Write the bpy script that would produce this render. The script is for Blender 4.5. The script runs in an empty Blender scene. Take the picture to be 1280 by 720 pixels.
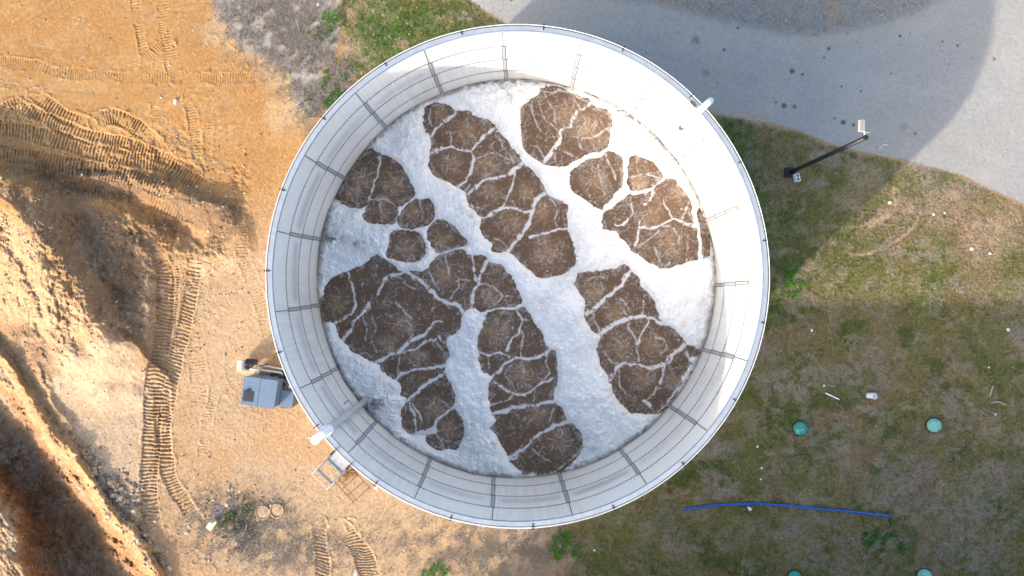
import bpy, bmesh, math, random
import numpy as np
from mathutils import Vector, Matrix

# ------------------------------------------------------------------ camera, sky, sun, exposure
sc = bpy.context.scene
H = 41.0                     # camera height over the ground (m)
F = 865.0                    # focal length in photo pixels (1280 wide)
S = H / F                    # metres per photo pixel on the ground
cam_d = bpy.data.cameras.new('camera'); cam = bpy.data.objects.new('camera', cam_d)
sc.collection.objects.link(cam); sc.camera = cam
cam.location = (0, 0, H); cam.rotation_euler = (0, 0, 0)
cam_d.sensor_width = 36.0; cam_d.lens = 36.0 * F / 1280.0
cam_d.clip_start = 0.5; cam_d.clip_end = 5000

SUN_EL = math.radians(23.0)
SD = Vector((0.718, 0.696, 0)).normalized()          # direction shadows fall on the ground
w = bpy.data.worlds.new('World'); sc.world = w; w.use_nodes = True
nt = w.node_tree; bg = nt.nodes['Background']
sky = nt.nodes.new('ShaderNodeTexSky'); sky.sky_type = 'NISHITA'; sky.sun_disc = False
sky.sun_elevation = SUN_EL
sky.sun_rotation = math.atan2(-SD.x, -SD.y)
sky.air_density = 1.0; sky.dust_density = 3.0; sky.ozone_density = 0.6
nt.links.new(sky.outputs[0], bg.inputs[0]); bg.inputs[1].default_value = 0.15
sun_d = bpy.data.lights.new('sun', 'SUN'); sun = bpy.data.objects.new('sun', sun_d)
sc.collection.objects.link(sun)
sun_d.energy = 2.0; sun_d.angle = math.radians(0.9); sun_d.color = (1.0, 0.91, 0.81)
ld = Vector((SD.x * math.cos(SUN_EL), SD.y * math.cos(SUN_EL), -math.sin(SUN_EL)))
sun.rotation_euler = ld.to_track_quat('-Z', 'Y').to_euler()
sc.view_settings.view_transform = 'Standard'; sc.view_settings.look = 'None'
sc.view_settings.gamma = 1.0; sc.view_settings.use_curve_mapping = False
sc.view_settings.exposure = 1.42

rng = np.random.default_rng(7); random.seed(7)
COL = sc.collection

# ------------------------------------------------------------------ helpers
def P(px, py, z=0.0):
    """world x, y of a photo pixel on the level z"""
    k = (H - z) / F
    return ((px - 640.0) * k, -(py - 360.0) * k)

_lat = {}
def vn(X, Y, sc_, seed=0):
    """smooth value noise 0..1, feature size sc_"""
    if seed not in _lat:
        _lat[seed] = np.random.default_rng(1000 + seed).random((256, 256)).astype(np.float32)
    L = _lat[seed]
    x = X / sc_ + 37.3 + seed * 1.7; y = Y / sc_ + 11.9 + seed * 2.3
    xi = np.floor(x).astype(np.int64); yi = np.floor(y).astype(np.int64)
    fx = (x - xi).astype(np.float32); fy = (y - yi).astype(np.float32)
    fx = fx * fx * (3 - 2 * fx); fy = fy * fy * (3 - 2 * fy)
    x0 = xi & 255; x1 = (xi + 1) & 255; y0 = yi & 255; y1 = (yi + 1) & 255
    return (L[y0, x0] * (1 - fx) + L[y0, x1] * fx) * (1 - fy) + (L[y1, x0] * (1 - fx) + L[y1, x1] * fx) * fy
def fbm(X, Y, sc_, seed=0, octs=4, g=0.5):
    a = 0; t = 0; m = 1.0
    for o in range(octs):
        a = a + m * vn(X, Y, sc_ / 2 ** o, seed + o * 13); t += m; m *= g
    return a / t
def ss(a, b, x):
    t = np.clip((x - a) / (b - a), 0, 1); return t * t * (3 - 2 * t)

def seg_dist(X, Y, ax, ay, bx, by):
    dx, dy = bx - ax, by - ay; L2 = dx * dx + dy * dy + 1e-9
    t = np.clip(((X - ax) * dx + (Y - ay) * dy) / L2, 0, 1)
    return np.hypot(X - ax - t * dx, Y - ay - t * dy), t
def smooth_line(pts, n=5):
    """Catmull-Rom resample"""
    p = [pts[0]] + list(pts) + [pts[-1]]; out = []
    for i in range(1, len(p) - 2):
        for k in range(n):
            t = k / n
            out.append(tuple(0.5 * (2 * p[i][c] + (p[i+1][c] - p[i-1][c]) * t + (2*p[i-1][c] - 5*p[i][c] + 4*p[i+1][c] - p[i+2][c]) * t*t
                + (3*p[i][c] - p[i-1][c] - 3*p[i+1][c] + p[i+2][c]) * t**3) for c in range(len(pts[0]))))
    out.append(tuple(pts[-1])); return out
def poly_sdf(X, Y, poly):
    """signed distance, negative inside"""
    d = np.full(X.shape, 1e9, np.float32); ins = np.zeros(X.shape, bool); n = len(poly)
    for i in range(n):
        ax, ay = poly[i]; bx, by = poly[(i + 1) % n]
        dd, _ = seg_dist(X, Y, ax, ay, bx, by); d = np.minimum(d, dd)
        c = ((ay > Y) != (by > Y)) & (X < (bx - ax) * (Y - ay) / (by - ay + 1e-12) + ax)
        ins ^= c
    return np.where(ins, -d, d)

def setp(o, label=None, cat=None, group=None, kind=None):
    if label: o['label'] = label
    if cat: o['category'] = cat
    if group: o['group'] = group
    if kind: o['kind'] = kind
    return o
def thing(name, loc, label, cat, group=None, rz=0.0):
    o = bpy.data.objects.new(name, None); COL.objects.link(o); o.empty_display_size = 0.3
    o.location = (loc[0], loc[1], loc[2] if len(loc) > 2 else 0.0); o.rotation_euler = (0, 0, rz)
    return setp(o, label, cat, group)
def big_mesh(name, V, Q, mat, parent=None, attrs=None, smooth=True):
    """V (n,3), Q (m,3|4) numpy"""
    me = bpy.data.meshes.new(name); k = Q.shape[1]
    me.vertices.add(len(V)); me.vertices.foreach_set('co', np.ascontiguousarray(V, np.float32).ravel())
    me.loops.add(Q.size); me.loops.foreach_set('vertex_index', np.ascontiguousarray(Q, np.int32).ravel())
    me.polygons.add(len(Q)); me.polygons.foreach_set('loop_start', np.arange(0, Q.size, k, dtype=np.int32))
    me.polygons.foreach_set('loop_total', np.full(len(Q), k, np.int32))
    me.update(calc_edges=True)
    if smooth: me.polygons.foreach_set('use_smooth', np.ones(len(Q), bool))
    for nm, arr in (attrs or {}).items():
        if arr.ndim == 2:
            a = me.attributes.new(nm, 'FLOAT_COLOR', 'POINT')
            c = np.ones((len(V), 4), np.float32); c[:, :3] = arr; a.data.foreach_set('color', c.ravel())
        else:
            a = me.attributes.new(nm, 'FLOAT', 'POINT'); a.data.foreach_set('value', arr.astype(np.float32).ravel())
    me.materials.append(mat)
    o = bpy.data.objects.new(name, me); COL.objects.link(o)
    if parent: o.parent = parent
    return o
def bobj(name, bm, mat, parent=None, smooth=False, bevel=0.0):
    if bevel:
        bmesh.ops.bevel(bm, geom=bm.edges[:], offset=bevel, segments=2, affect='EDGES', profile=0.6)
    bmesh.ops.recalc_face_normals(bm, faces=bm.faces[:])
    me = bpy.data.meshes.new(name); bm.to_mesh(me); bm.free()
    if smooth:
        for p in me.polygons: p.use_smooth = True
    me.materials.append(mat)
    o = bpy.data.objects.new(name, me); COL.objects.link(o)
    if parent: o.parent = parent
    return o
def box(bm, c, s, rz=0.0, rx=0.0, ry=0.0):
    M = Matrix.Translation(c) @ Matrix.Rotation(rz, 4, 'Z') @ Matrix.Rotation(ry, 4, 'Y') @ Matrix.Rotation(rx, 4, 'X') @ Matrix.Diagonal((s[0], s[1], s[2], 1))
    bmesh.ops.create_cube(bm, size=1.0, matrix=M); return bm
def BX(c, s, **k): return box(bmesh.new(), c, s, **k)
def tube(bm, pts, r, seg=12, cap=True, closed=False):
    pts = [Vector(p) for p in pts]; n = len(pts); rings = []
    rr = r if isinstance(r, (list, tuple)) else [r] * n
    up = None
    for i, p in enumerate(pts):
        if closed: t = (pts[(i + 1) % n] - pts[i - 1]).normalized()
        else: t = (pts[min(i + 1, n - 1)] - pts[max(i - 1, 0)]).normalized()
        if up is None:
            up = Vector((0, 0, 1)) if abs(t.z) < 0.9 else Vector((1, 0, 0))
        u = (up - t * up.dot(t)).normalized(); v = t.cross(u); up = u
        rings.append([bm.verts.new(p + (u * math.cos(a) + v * math.sin(a)) * rr[i]) for a in [2 * math.pi * k / seg for k in range(seg)]])
    m = n if closed else n - 1
    for i in range(m):
        A, B = rings[i], rings[(i + 1) % n]
        for k in range(seg): bm.faces.new((A[k], A[(k + 1) % seg], B[(k + 1) % seg], B[k]))
    if cap and not closed:
        bm.faces.new(list(reversed(rings[0]))); bm.faces.new(rings[-1])
    return bm
def lathe(bm, prof, seg=32, c=(0, 0, 0)):
    rings = []
    for r, z in prof:
        if r < 1e-6: rings.append([bm.verts.new((c[0], c[1], c[2] + z))])
        else: rings.append([bm.verts.new((c[0] + r * math.cos(2*math.pi*k/seg), c[1] + r * math.sin(2*math.pi*k/seg), c[2] + z)) for k in range(seg)])
    for A, B in zip(rings[:-1], rings[1:]):
        for k in range(seg):
            f = ([A[0]] if len(A) == 1 else [A[k], A[(k+1) % seg]]) + ([B[0]] if len(B) == 1 else [B[(k+1) % seg], B[k]])
            if len(set(f)) >= 3: bm.faces.new(f)
    return bm

# ------------------------------------------------------------------ materials
def mat(name, col=(.5, .5, .5), rough=0.7, metal=0.0, var=0.12, vscale=3.0, bump=0.0, bscale=40.0, spec=0.4):
    m = bpy.data.materials.new(name); m.use_nodes = True; n = m.node_tree; b = n.nodes['Principled BSDF']
    b.inputs['Roughness'].default_value = rough; b.inputs['Metallic'].default_value = metal
    b.inputs['Specular IOR Level'].default_value = spec
    tc = n.nodes.new('ShaderNodeTexCoord')
    nz = n.nodes.new('ShaderNodeTexNoise'); nz.inputs['Scale'].default_value = vscale; nz.inputs['Detail'].default_value = 6
    n.links.new(tc.outputs['Object'], nz.inputs['Vector'])
    mr = n.nodes.new('ShaderNodeMapRange'); mr.inputs['From Min'].default_value = .3; mr.inputs['From Max'].default_value = .7
    mr.inputs['To Min'].default_value = 1 - var; mr.inputs['To Max'].default_value = 1 + var
    n.links.new(nz.outputs[0], mr.inputs[0])
    mx = n.nodes.new('ShaderNodeVectorMath'); mx.operation = 'SCALE'; mx.inputs[0].default_value = col
    n.links.new(mr.outputs[0], mx.inputs['Scale']); n.links.new(mx.outputs[0], b.inputs['Base Color'])
    if bump:
        n2 = n.nodes.new('ShaderNodeTexNoise'); n2.inputs['Scale'].default_value = bscale; n2.inputs['Detail'].default_value = 4
        n.links.new(tc.outputs['Object'], n2.inputs['Vector'])
        bp = n.nodes.new('ShaderNodeBump'); bp.inputs['Strength'].default_value = bump; bp.inputs['Distance'].default_value = 0.03
        n.links.new(n2.outputs[0], bp.inputs['Height']); n.links.new(bp.outputs[0], b.inputs['Normal'])
    return m
def attr_mat(name, rough=0.9, fine=((60.0, .25), (9.0, .12)), bump=0.35, bscale=30.0, spec=0.2, bdist=0.03):
    """base colour = point attribute 'col' times procedural noise"""
    m = bpy.data.materials.new(name); m.use_nodes = True; n = m.node_tree; b = n.nodes['Principled BSDF']
    b.inputs['Roughness'].default_value = rough; b.inputs['Specular IOR Level'].default_value = spec
    at = n.nodes.new('ShaderNodeAttribute'); at.attribute_name = 'col'
    tc = n.nodes.new('ShaderNodeTexCoord'); cur = at.outputs['Color']
    for s_, v in fine:
        nz = n.nodes.new('ShaderNodeTexNoise'); nz.inputs['Scale'].default_value = s_; nz.inputs['Detail'].default_value = 5; nz.inputs['Roughness'].default_value = .65
        n.links.new(tc.outputs['Object'], nz.inputs['Vector'])
        mr = n.nodes.new('ShaderNodeMapRange'); mr.inputs['From Min'].default_value = .3; mr.inputs['From Max'].default_value = .7
        mr.inputs['To Min'].default_value = 1 - v; mr.inputs['To Max'].default_value = 1 + v
        n.links.new(nz.outputs[0], mr.inputs[0])
        mx = n.nodes.new('ShaderNodeVectorMath'); mx.operation = 'SCALE'
        n.links.new(cur, mx.inputs[0]); n.links.new(mr.outputs[0], mx.inputs['Scale']); cur = mx.outputs[0]
    n.links.new(cur, b.inputs['Base Color'])
    if bump:
        n2 = n.nodes.new('ShaderNodeTexNoise'); n2.inputs['Scale'].default_value = bscale; n2.inputs['Detail'].default_value = 5
        n.links.new(tc.outputs['Object'], n2.inputs['Vector'])
        bp = n.nodes.new('ShaderNodeBump'); bp.inputs['Strength'].default_value = bump; bp.inputs['Distance'].default_value = bdist
        n.links.new(n2.outputs[0], bp.inputs['Height']); n.links.new(bp.outputs[0], b.inputs['Normal'])
    return m
M = {
 'ground': attr_mat('ground_soil', 0.95, ((22.0, .12), (90.0, .13), (4.0, .07)), 0.20, 26.0, bdist=.02),
 'wall': attr_mat('coated_panel', 0.42, ((3.0, .03),), 0.05, 4.0, spec=0.35),
 'foam': attr_mat('foam', 0.9, ((14.0, .05), (50.0, .04)), 0.35, 18.0, bdist=0.04),
 'grass': attr_mat('grass_blades', 0.8, ((30.0, .15),), 0.0),
 'stone': attr_mat('stones', 0.9, ((25.0, .2),), 0.3, 30.0),
 'galv': mat('galvanised_steel', (.56, .58, .60), .5, .2, .08, 6),
 'flange': mat('rim_coating', (.34, .37, .41), .5, 0, .10, 3),
 'seam': mat('sealant_dark', (.19, .195, .205), .7),
 'plate': mat('lap_plate', (.42, .43, .45), .5, 0, .05),
 'dark': mat('dark_metal', (.035, .036, .04), .45, .3),
 'edge': mat('dark_gap_ring', (.09, .10, .12), .5, .3),
 'lip': mat('lip_shade_blue', (.24, .32, .44), .5, .1),  # blue-grey holds the flange's shadow line in the colour
 'bolt': mat('bolt_caps', (.09, .09, .095), .6),
 'pvc': mat('white_pipe', (.84, .85, .86), .35, 0, .03, 2, spec=.5),
 'pipegrey': mat('weathered_pipe', (.50, .51, .53), .55, 0, .22, 4),
 'rust': mat('rusty_steel', (.16, .09, .06), .85, .1, .3, 8),
 'cab': mat('blue_grey_paint', (.10, .155, .23), .5, .1, .08, 2.5, spec=.4),
 'cab2': mat('blue_grey_paint_light', (.125, .185, .265), .5, .1, .08, 2.5),
 'vent': mat('vent_grille', (.08, .09, .11), .6, .2, .3, 25),
 'tan': mat('tan_timber', (.52, .40, .25), .8, 0, .2, 8),
 'white': mat('white_paint', (.78, .79, .80), .5, 0, .05),
 'teal': mat('teal_plastic', (.05, .34, .27), .5, 0, .35, 7),
 'mint': mat('mint_plastic', (.24, .56, .50), .55, 0, .25, 7),
 'blue': mat('blue_hose', (.018, .13, .52), .45, 0, .3, 5),
 'conc': mat('weathered_concrete', (.40, .29, .185), .9, 0, .35, 6, .4, 30),
 'sand': mat('damp_sand', (.44, .31, .19), .95, 0, .2, 8, .4, 30),
 'greyplastic': mat('grey_plastic', (.22, .19, .19), .8, 0, .3, 6),
 'yellow': mat('faded_yellow', (.68, .61, .36), .6, 0, .15, 8),
 'green': mat('green_plastic', (.10, .20, .12), .6),
 'brick': mat('building_wall', (.42, .38, .33), .85, 0, .1, 2),
 'roof': mat('building_roof', (.30, .31, .33), .8, 0, .1, 1),
 'glass': mat('window_glass', (.05, .07, .09), .1, 0, .05),
 'wood': mat('weathered_wood', (.50, .45, .38), .85, 0, .2, 10),
 'shrub': attr_mat('shrub_leaves', .8, ((30, .15),), 0),
 'light': mat('cream_housing', (.42, .40, .35), .5, 0, .06, 4),
 'lens': mat('lamp_lens', (.50, .50, .47), .25, 0, .04, 6),
}

# ------------------------------------------------------------------ ground sheet
def axis(a, b, st, far=22000.0):
    mid = np.arange(a, b + 1e-6, st); ext = []
    d = st; x = 0
    while x < far: d *= 1.22; x += d; ext.append(x)
    ext = np.array(ext); return np.concatenate([(a - ext)[::-1], mid, b + ext])
gx = axis(-70, 1350, 0.8); gy = axis(-60, 780, 0.8)
X, Y = np.meshgrid(gx, gy); X = X.astype(np.float32); Y = Y.astype(np.float32)
Z = np.zeros_like(X); C = np.zeros(X.shape + (3,), np.float32)

def win(x0, x1, y0, y1):
    i0, i1 = np.searchsorted(gx, [x0, x1]); j0, j1 = np.searchsorted(gy, [y0, y1]); return np.s_[j0:j1, i0:i1]
def blend(C_, m, col):
    C_[...] = C_ * (1 - m[..., None]) + np.array(col, np.float32) * m[..., None]
def paint_poly(poly, col, soft=10, wob=8, wsc=25, seed=3, amt=1.0, brk=0.0):
    pad = soft + wob * 2 + 5
    xs = [p[0] for p in poly]; ys = [p[1] for p in poly]
    W = win(min(xs) - pad, max(xs) + pad, min(ys) - pad, max(ys) + pad); x, y = X[W], Y[W]
    d = poly_sdf(x, y, poly) + wob * 2 * (fbm(x, y, wsc, seed, 5) - .5)
    m = ss(soft * .5, -soft * .5, d) * amt
    if brk: m = m * ss(.5 - brk, .5 + brk, fbm(x, y, 12, seed + 50, 5, .65) + .12)
    blend(C[W], m, col)
def paint_spot(px, py, r, col, amt=1.0, soft=.5, wob=.35, seed=1, brk=0.0, asp=1.0, rot=0.0):
    W = win(px - r * 2.2, px + r * 2.2, py - r * 2.2, py + r * 2.2); x, y = X[W], Y[W]
    ca, sa = math.cos(rot), math.sin(rot)
    u = (x - px) * ca + (y - py) * sa; v = (-(x - px) * sa + (y - py) * ca) * asp
    d = np.hypot(u, v) / r + wob * 2 * (fbm(x, y, max(r * .8, 2), seed, 4, .6) - .5)
    m = ss(1 + soft / 2, 1 - soft / 2, d) * amt
    if brk: m = m * ss(.45, .62, fbm(x, y, 6, seed + 5, 4, .65) + brk - .3)
    blend(C[W], m, col)
def paint_line(pts, wd, col, amt=1.0, seed=2, soft=2.0, brk=0.0):
    pts = smooth_line(pts, 4); xs = [p[0] for p in pts]; ys = [p[1] for p in pts]
    W = win(min(xs) - wd * 2 - 6, max(xs) + wd * 2 + 6, min(ys) - wd * 2 - 6, max(ys) + wd * 2 + 6); x, y = X[W], Y[W]
    d = np.full(x.shape, 1e9, np.float32)
    for a, b in zip(pts[:-1], pts[1:]): d = np.minimum(d, seg_dist(x, y, a[0], a[1], b[0], b[1])[0])
    d = d + (fbm(x, y, 9, seed, 4, .6) - .5) * wd
    m = ss(wd / 2 + soft / 2, wd / 2 - soft / 2, d) * amt
    if brk: m = m * ss(.5 - brk, .5 + brk, fbm(x, y, 8, seed + 9, 4, .65) + .1)
    blend(C[W], m, col)

n1 = fbm(X, Y, 120, 1, 5); n2 = fbm(X, Y, 40, 2, 5, .6); n3 = fbm(X, Y, 12, 3, 5, .65); n4 = vn(X, Y, 2.2, 4); n5 = vn(X, Y, 1.2, 5)
sx = fbm(X, Y * 3.2, 90, 31, 5, .6)                    # streaks along the grading direction
# --- soil: pale sand to orange
pale = np.array((.48, .33, .20)); sandc = np.array((.45, .285, .155)); orange = np.array((.45, .238, .085)); brown = np.array((.22, .125, .065))
C[...] = sandc
or_m = ss(480, 350, Y + X * .45 + (n1 - .5) * 120) * ss(.22, .55, sx + .22)
blend(C, or_m, orange)
blend(C, ss(.5, .7, sx) * ss(300, 120, Y) * .35, (.58, .36, .17))
blend(C, ss(.53, .72, fbm(X, Y, 60, 41, 5)) * .5 * ss(250, 330, Y), pale)
blend(C, ss(.60, .72, n2) * .3, (.40, .25, .13))
PALE = [(75,430),(150,425),(185,470),(180,560),(190,640),(150,650),(110,560),(60,480)]
paint_poly(PALE, (.53, .40, .27), 20, 12, 30, 8, .75)
paint_poly([(240,330),(330,320),(345,400),(310,560),(240,560),(250,430)], (.48, .335, .205), 24, 14, 40, 9, .75)
paint_poly([(290,560),(470,600),(560,640),(640,660),(690,680),(690,800),(470,800),(260,700)], (.44, .315, .20), 20, 12, 30, 10, .8)
paint_poly([(620,650),(700,640),(780,620),(800,800),(600,800)], (.36, .275, .195), 24, 20, 24, 11, .8, .16)
paint_spot(655, 690, 30, (.50, .37, .24), .6, .6, .5, 21, .5); paint_spot(655, 648, 16, (.52, .37, .23), .7, .6, .5, 22)
# dark and deep-orange stains in the north-west field
for (a, b, r, s_) in ((250,70,16,1), (262,105,10,2), (300,105,26,3), (312,160,24,4), (75,8,12,5), (20,60,30,6), (120,50,40,7), (310,215,26,8), (330,190,18,12), (235,150,20,9), (60,20,26,10)):
    paint_spot(a, b, r, (.42, .21, .075), .55, .9, .5, 60 + s_)
for (a, b, r, s_) in ((340,60,30,1), (345,85,22,2), (285,40,28,3), (370,110,26,4), (350,140,22,5)):
    paint_spot(a, b, r, (.60, .42, .24), .5, .9, .5, 80 + s_)
# faint horizontal scrape lines
for pts, a in (([(40,55),(74,62)], .5), ([(0,50),(60,60),(130,72)], .25), ([(190,45),(225,50),(260,58)], .6), ([(200,175),(235,183),(300,195)], .5), ([(0,103),(40,110),(120,118)], .5), ([(240,116),(250,118),(262,115)], .5), ([(275,247),(335,258)], .5)):
    paint_line(pts, 2.2, (.30, .18, .09) if a > .3 else (.36, .21, .1), a, 7, 2)
paint_line([(40,55),(74,62)], 2, (.62, .44, .28), .4)
# grey rubbly strip and pinkish soil at the top
GREY = [(262,-70),(430,-70),(425,40),(412,80),(402,125),(390,150),(372,130),(360,85),(318,70),(275,30)]
paint_poly(GREY, (.41, .37, .33), 14, 12, 22, 14, .95)
paint_poly([(290,-10),(330,-20),(400,60),(395,130),(360,90),(310,30)], (.36, .345, .34), 24, 16, 20, 15, .7, .2)
paint_poly([(335,-30),(420,-30),(415,30),(350,25)], (.50, .43, .35), 24, 14, 20, 16, .6)
paint_spot(372, 12, 18, (.44, .40, .35), .6)
# meadow and its colour patches
GR1 = [(432,-70),(560,-70),(590,0),(645,40),(700,90),(560,200),(420,190),(402,140),(408,100),(440,60),(425,20)]
GR2 = [(700,655),(760,640),(800,600),(860,150),(905,147),(960,156),(1000,167),(1040,183),(1080,193),(1130,203),(1200,221),(1240,240),(1280,258),(1360,300),(9000,1500),(9000,9000),(690,9000),(700,730),(715,700),(690,680)]
gm = np.zeros_like(X)
for poly, wob, so in ((GR1, 7, 10), (GR2, 6, 8)):
    xs = [p[0] for p in poly]; ys = [p[1] for p in poly]
    W = win(min(xs) - 40, max(xs) + 40, min(ys) - 40, max(ys) + 40)
    d = poly_sdf(X[W], Y[W], poly) + wob * 2 * (n3[W] - .5) + 3 * (n4[W] - .5)
    gm[W] = np.maximum(gm[W], ss(so / 2, -so / 2, d))
gcol = np.zeros_like(C); gcol[...] = (.215, .172, .064)
blend(gcol, ss(.44, .66, fbm(X, Y, 55, 51, 5, .6)) * .85, (.26, .18, .098))
blend(gcol, ss(.50, .62, fbm(X, Y, 34, 52, 5, .6)) * .9, (.115, .135, .034))
blend(gcol, ss(.55, .68, fbm(X, Y * 1.6, 28, 53, 6, .68)) * .75, (.33, .265, .20)); blend(gcol, ss(.48, .62, fbm(X, Y, 62, 58, 5, .62)) * .6, (.175, .175, .045)); blend(gcol, ss(.54, .66, fbm(X, Y, 24, 59, 5, .65)) * .3, (.11, .155, .035))
blend(gcol, ss(.52, .68, n3) * .5, (.40, .31, .21))
blend(gcol, ss(1180, 1280, X + (n2 - .5) * 140) * ss(440, 300, Y) * .35, (.24, .175, .085))
blend(gcol, ss(.52, .7, n3 * .5 + n4 * .5) * .35, (.07, .075, .03)); blend(gcol, ss(.60, .78, fbm(X, Y, 9, 57, 4, .7)) * .6, (.10, .065, .04))
blend(C, gm, (0, 0, 0)); C += gcol * gm[..., None]
GREENS = [(915,175,20,.95),(932,208,20,.95),(940,240,18,.95),(948,275,16,.95),(952,300,14,.95),(905,155,12,.8),(975,400,12,.7),(970,330,12,.8),(450,70,30,.95),(480,30,34,.95),(530,45,34,.9),(445,30,18,.9),(590,25,26,.8),(410,125,14,.95),(500,60,26,.95),(560,15,30,.8),(990,352,16,.9), (978,380,22,.95), (985,362,10,.8), (925,185,30,.75), (925,250,34,.6), (915,215,24,.5), (905,160,14,.4), (706,678,15,.95), (540,713,11,.8), (1108,673,15,.7), (1085,200,12,.4),
          (510,25,40,.55), (470,50,30,.6), (430,110,22,.5), (560,30,34,.45), (1140,240,16,.3), (1050,350,18,.3), (1110,420,26,.25), (1170,340,16,.3), (895,590,12,.5), (955,650,20,.4), (955,690,22,.45),
          (870,680,22,.4), (900,640,12,.4), (1050,500,16,.3), (1262,190,14,.4), (1150,290,20,.35), (985,450,18,.3), (1230,420,30,.3), (930,585,14,.3), (1040,330,14,.35), (1000,340,8,.9)]
for i, (a, b, r, m_) in enumerate(GREENS): paint_spot(a, b, r, (.075, .16, .025) if m_ > .8 else (.085, .135, .035), m_ * .85, 1.1, .65, 100 + i, .30)
MAUVE = [(1150,215,30), (1160,205,22), (1210,235,26), (945,430,24), (1020,640,34), (1120,610,40), (1180,640,46), (1230,600,40), (1070,690,50), (1000,470,40), (1200,690,50), (905,560,22), (880,520,18), (960,480,24), (1050,200,30), (1150,590,30), (1080,470,40), (1240,640,44)]
for i, (a, b, r) in enumerate(MAUVE): paint_spot(a, b, r, (.32, .26, .215), .55, 1.0, .6, 140 + i, .36, 1.8)
for i, (a, b, r) in enumerate([(1130,260,14), (1105,272,12), (1120,310,10), (1060,250,16), (1080,222,22), (1180,260,24), (1230,300,30), (1260,270,22), (1180,610,12), (1240,530,16), (440,60,18), (425,95,16), (435,20,12), (505,55,7)]):
    paint_spot(a, b, r, (.42, .29, .19), .55, .9, .5, 180 + i, .45)
# wheel scars in the meadow
for pts, wd, a in (([(1062,318),(1080,319),(1100,312),(1118,303),(1134,292),(1146,278),(1150,268)], 5, .8), ([(1035,282),(1055,285),(1080,284),(1098,284)], 3, .6), ([(1085,282),(1102,276),(1115,265),(1121,250),(1118,238)], 9, .8), ([(1095,278),(1110,272),(1122,262)], 3, .6), ([(1005,300),(1030,312)], 3, .5)):
    paint_line(pts, wd, (.46, .31, .19), a, 9, 3, .12)
    paint_line([(p[0] + 1, p[1] + wd * .5) for p in pts], 1.6, (.12, .08, .045), a * .8, 10, 1.5, .25)
# grassy tint round bare soil edges of the tank
paint_line([(360,160),(395,125),(405,95)], 14, (.27, .22, .16), .5, 12, 8, .2)
# --- gravel yard
ROAD = [(585,-1),(600,8),(640,34),(700,60),(860,130),(893,141),(905,144),(960,153),(1000,164),(1040,180),(1080,190),(1130,200),(1200,218),(1240,237),(1280,255),(1360,296),(9000,1450),(9000,-9000),(500,-9000),(560,-30)]
W = win(480, 9100, -9100, 1500)
d = poly_sdf(X[W], Y[W], ROAD) + 5 * (n3[W] - .5) + 2.5 * (n4[W] - .5)
rm = np.zeros_like(X); rm[W] = ss(2, -2, d)
rc = np.zeros_like(C); rc[...] = (.405, .380, .340)
blend(rc, ss(.4, .65, n1) * .5, (.37, .36, .35)); blend(rc, ss(.45, .7, fbm(X * .6 + Y * .5, Y - X * .3, 50, 61, 5, .6)) * .4, (.47, .44, .39))
blend(rc, ss(.62, .8, n4) * .25, (.40, .39, .37)); blend(rc, ss(.70, .85, n5) * .15, (.25, .25, .25))
for pts_, wd_, col_, a_ in (([(690,60),(800,62),(900,92),(1000,120),(1100,150),(1250,215)], 10, (.34, .32, .29), .35), ([(700,40),(820,30),(930,60),(1040,88),(1130,105),(1290,130)], 10, (.47, .44, .39), .3), ([(860,20),(950,52),(1050,66),(1130,50),(1200,0)], 12, (.45, .42, .37), .35), ([(1130,190),(1180,150),(1230,80),(1260,0)], 12, (.46, .43, .38), .3), ([(1190,120),(1250,155),(1300,190)], 6, (.48, .43, .37), .4)):
    pts_ = smooth_line(pts_, 4); W = win(640, 1350, -50, 300); dd_ = np.full(X[W].shape, 1e9, np.float32)
    for a, b in zip(pts_[:-1], pts_[1:]): dd_ = np.minimum(dd_, seg_dist(X[W], Y[W], a[0], a[1], b[0], b[1])[0])
    blend(rc[W], ss(wd_, wd_ * .2, dd_ + (n2[W] - .5) * 14) * ss(.35, .6, fbm(X[W], Y[W], 14, 66, 4, .65)) * a_, col_)
# coarse dark gravel bed along the top
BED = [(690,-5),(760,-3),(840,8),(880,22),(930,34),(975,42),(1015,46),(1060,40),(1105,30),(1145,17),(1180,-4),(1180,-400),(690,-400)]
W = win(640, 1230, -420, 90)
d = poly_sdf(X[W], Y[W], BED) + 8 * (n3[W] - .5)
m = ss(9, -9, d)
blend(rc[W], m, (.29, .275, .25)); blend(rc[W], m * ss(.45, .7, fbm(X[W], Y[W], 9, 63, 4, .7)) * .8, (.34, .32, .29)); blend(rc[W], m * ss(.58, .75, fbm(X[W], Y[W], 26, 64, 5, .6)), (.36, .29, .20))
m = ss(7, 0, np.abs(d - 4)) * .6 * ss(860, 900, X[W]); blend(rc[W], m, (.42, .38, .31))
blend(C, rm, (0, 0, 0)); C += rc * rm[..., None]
paint_line([(893,136),(910,140),(935,144),(960,149)], 8, (.46, .37, .26), .75, 17, 4, .25)  # sunlight patch painted as a tan streak along the yard edge
paint_poly([(588,-6),(690,-6),(672,34),(640,32),(600,10)], (.40, .375, .335), 8, 5, 20, 18, .6)
for a, b, r in ((905,62,2), (1036,61,2.2), (990,89,3.4), (1003,93,2), (980,132,3.4), (993,133,2.4), (1054,153,3), (1067,156,2), (1076,114,1.6), (1030,72,1.4), (1178,52,1.4), (1197,57,1.6), (1243,74,1.8), (1144,167,1.6), (1043,148,1.4), (1114,92,1.2), (1125,45,2), (970,128,1.5), (1052,108,1.4), (922,35,1.6)):
    paint_spot(a, b, r, (.07, .07, .07), .8, .7, .3, int(a))
paint_spot(870, 50, 5, (.20, .14, .09), .6, .9, .5, 5); paint_spot(882, 91, 5, (.22, .18, .14), .5, .9, .5, 6); paint_spot(1130, 158, 5, (.22, .21, .2), .4)

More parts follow.
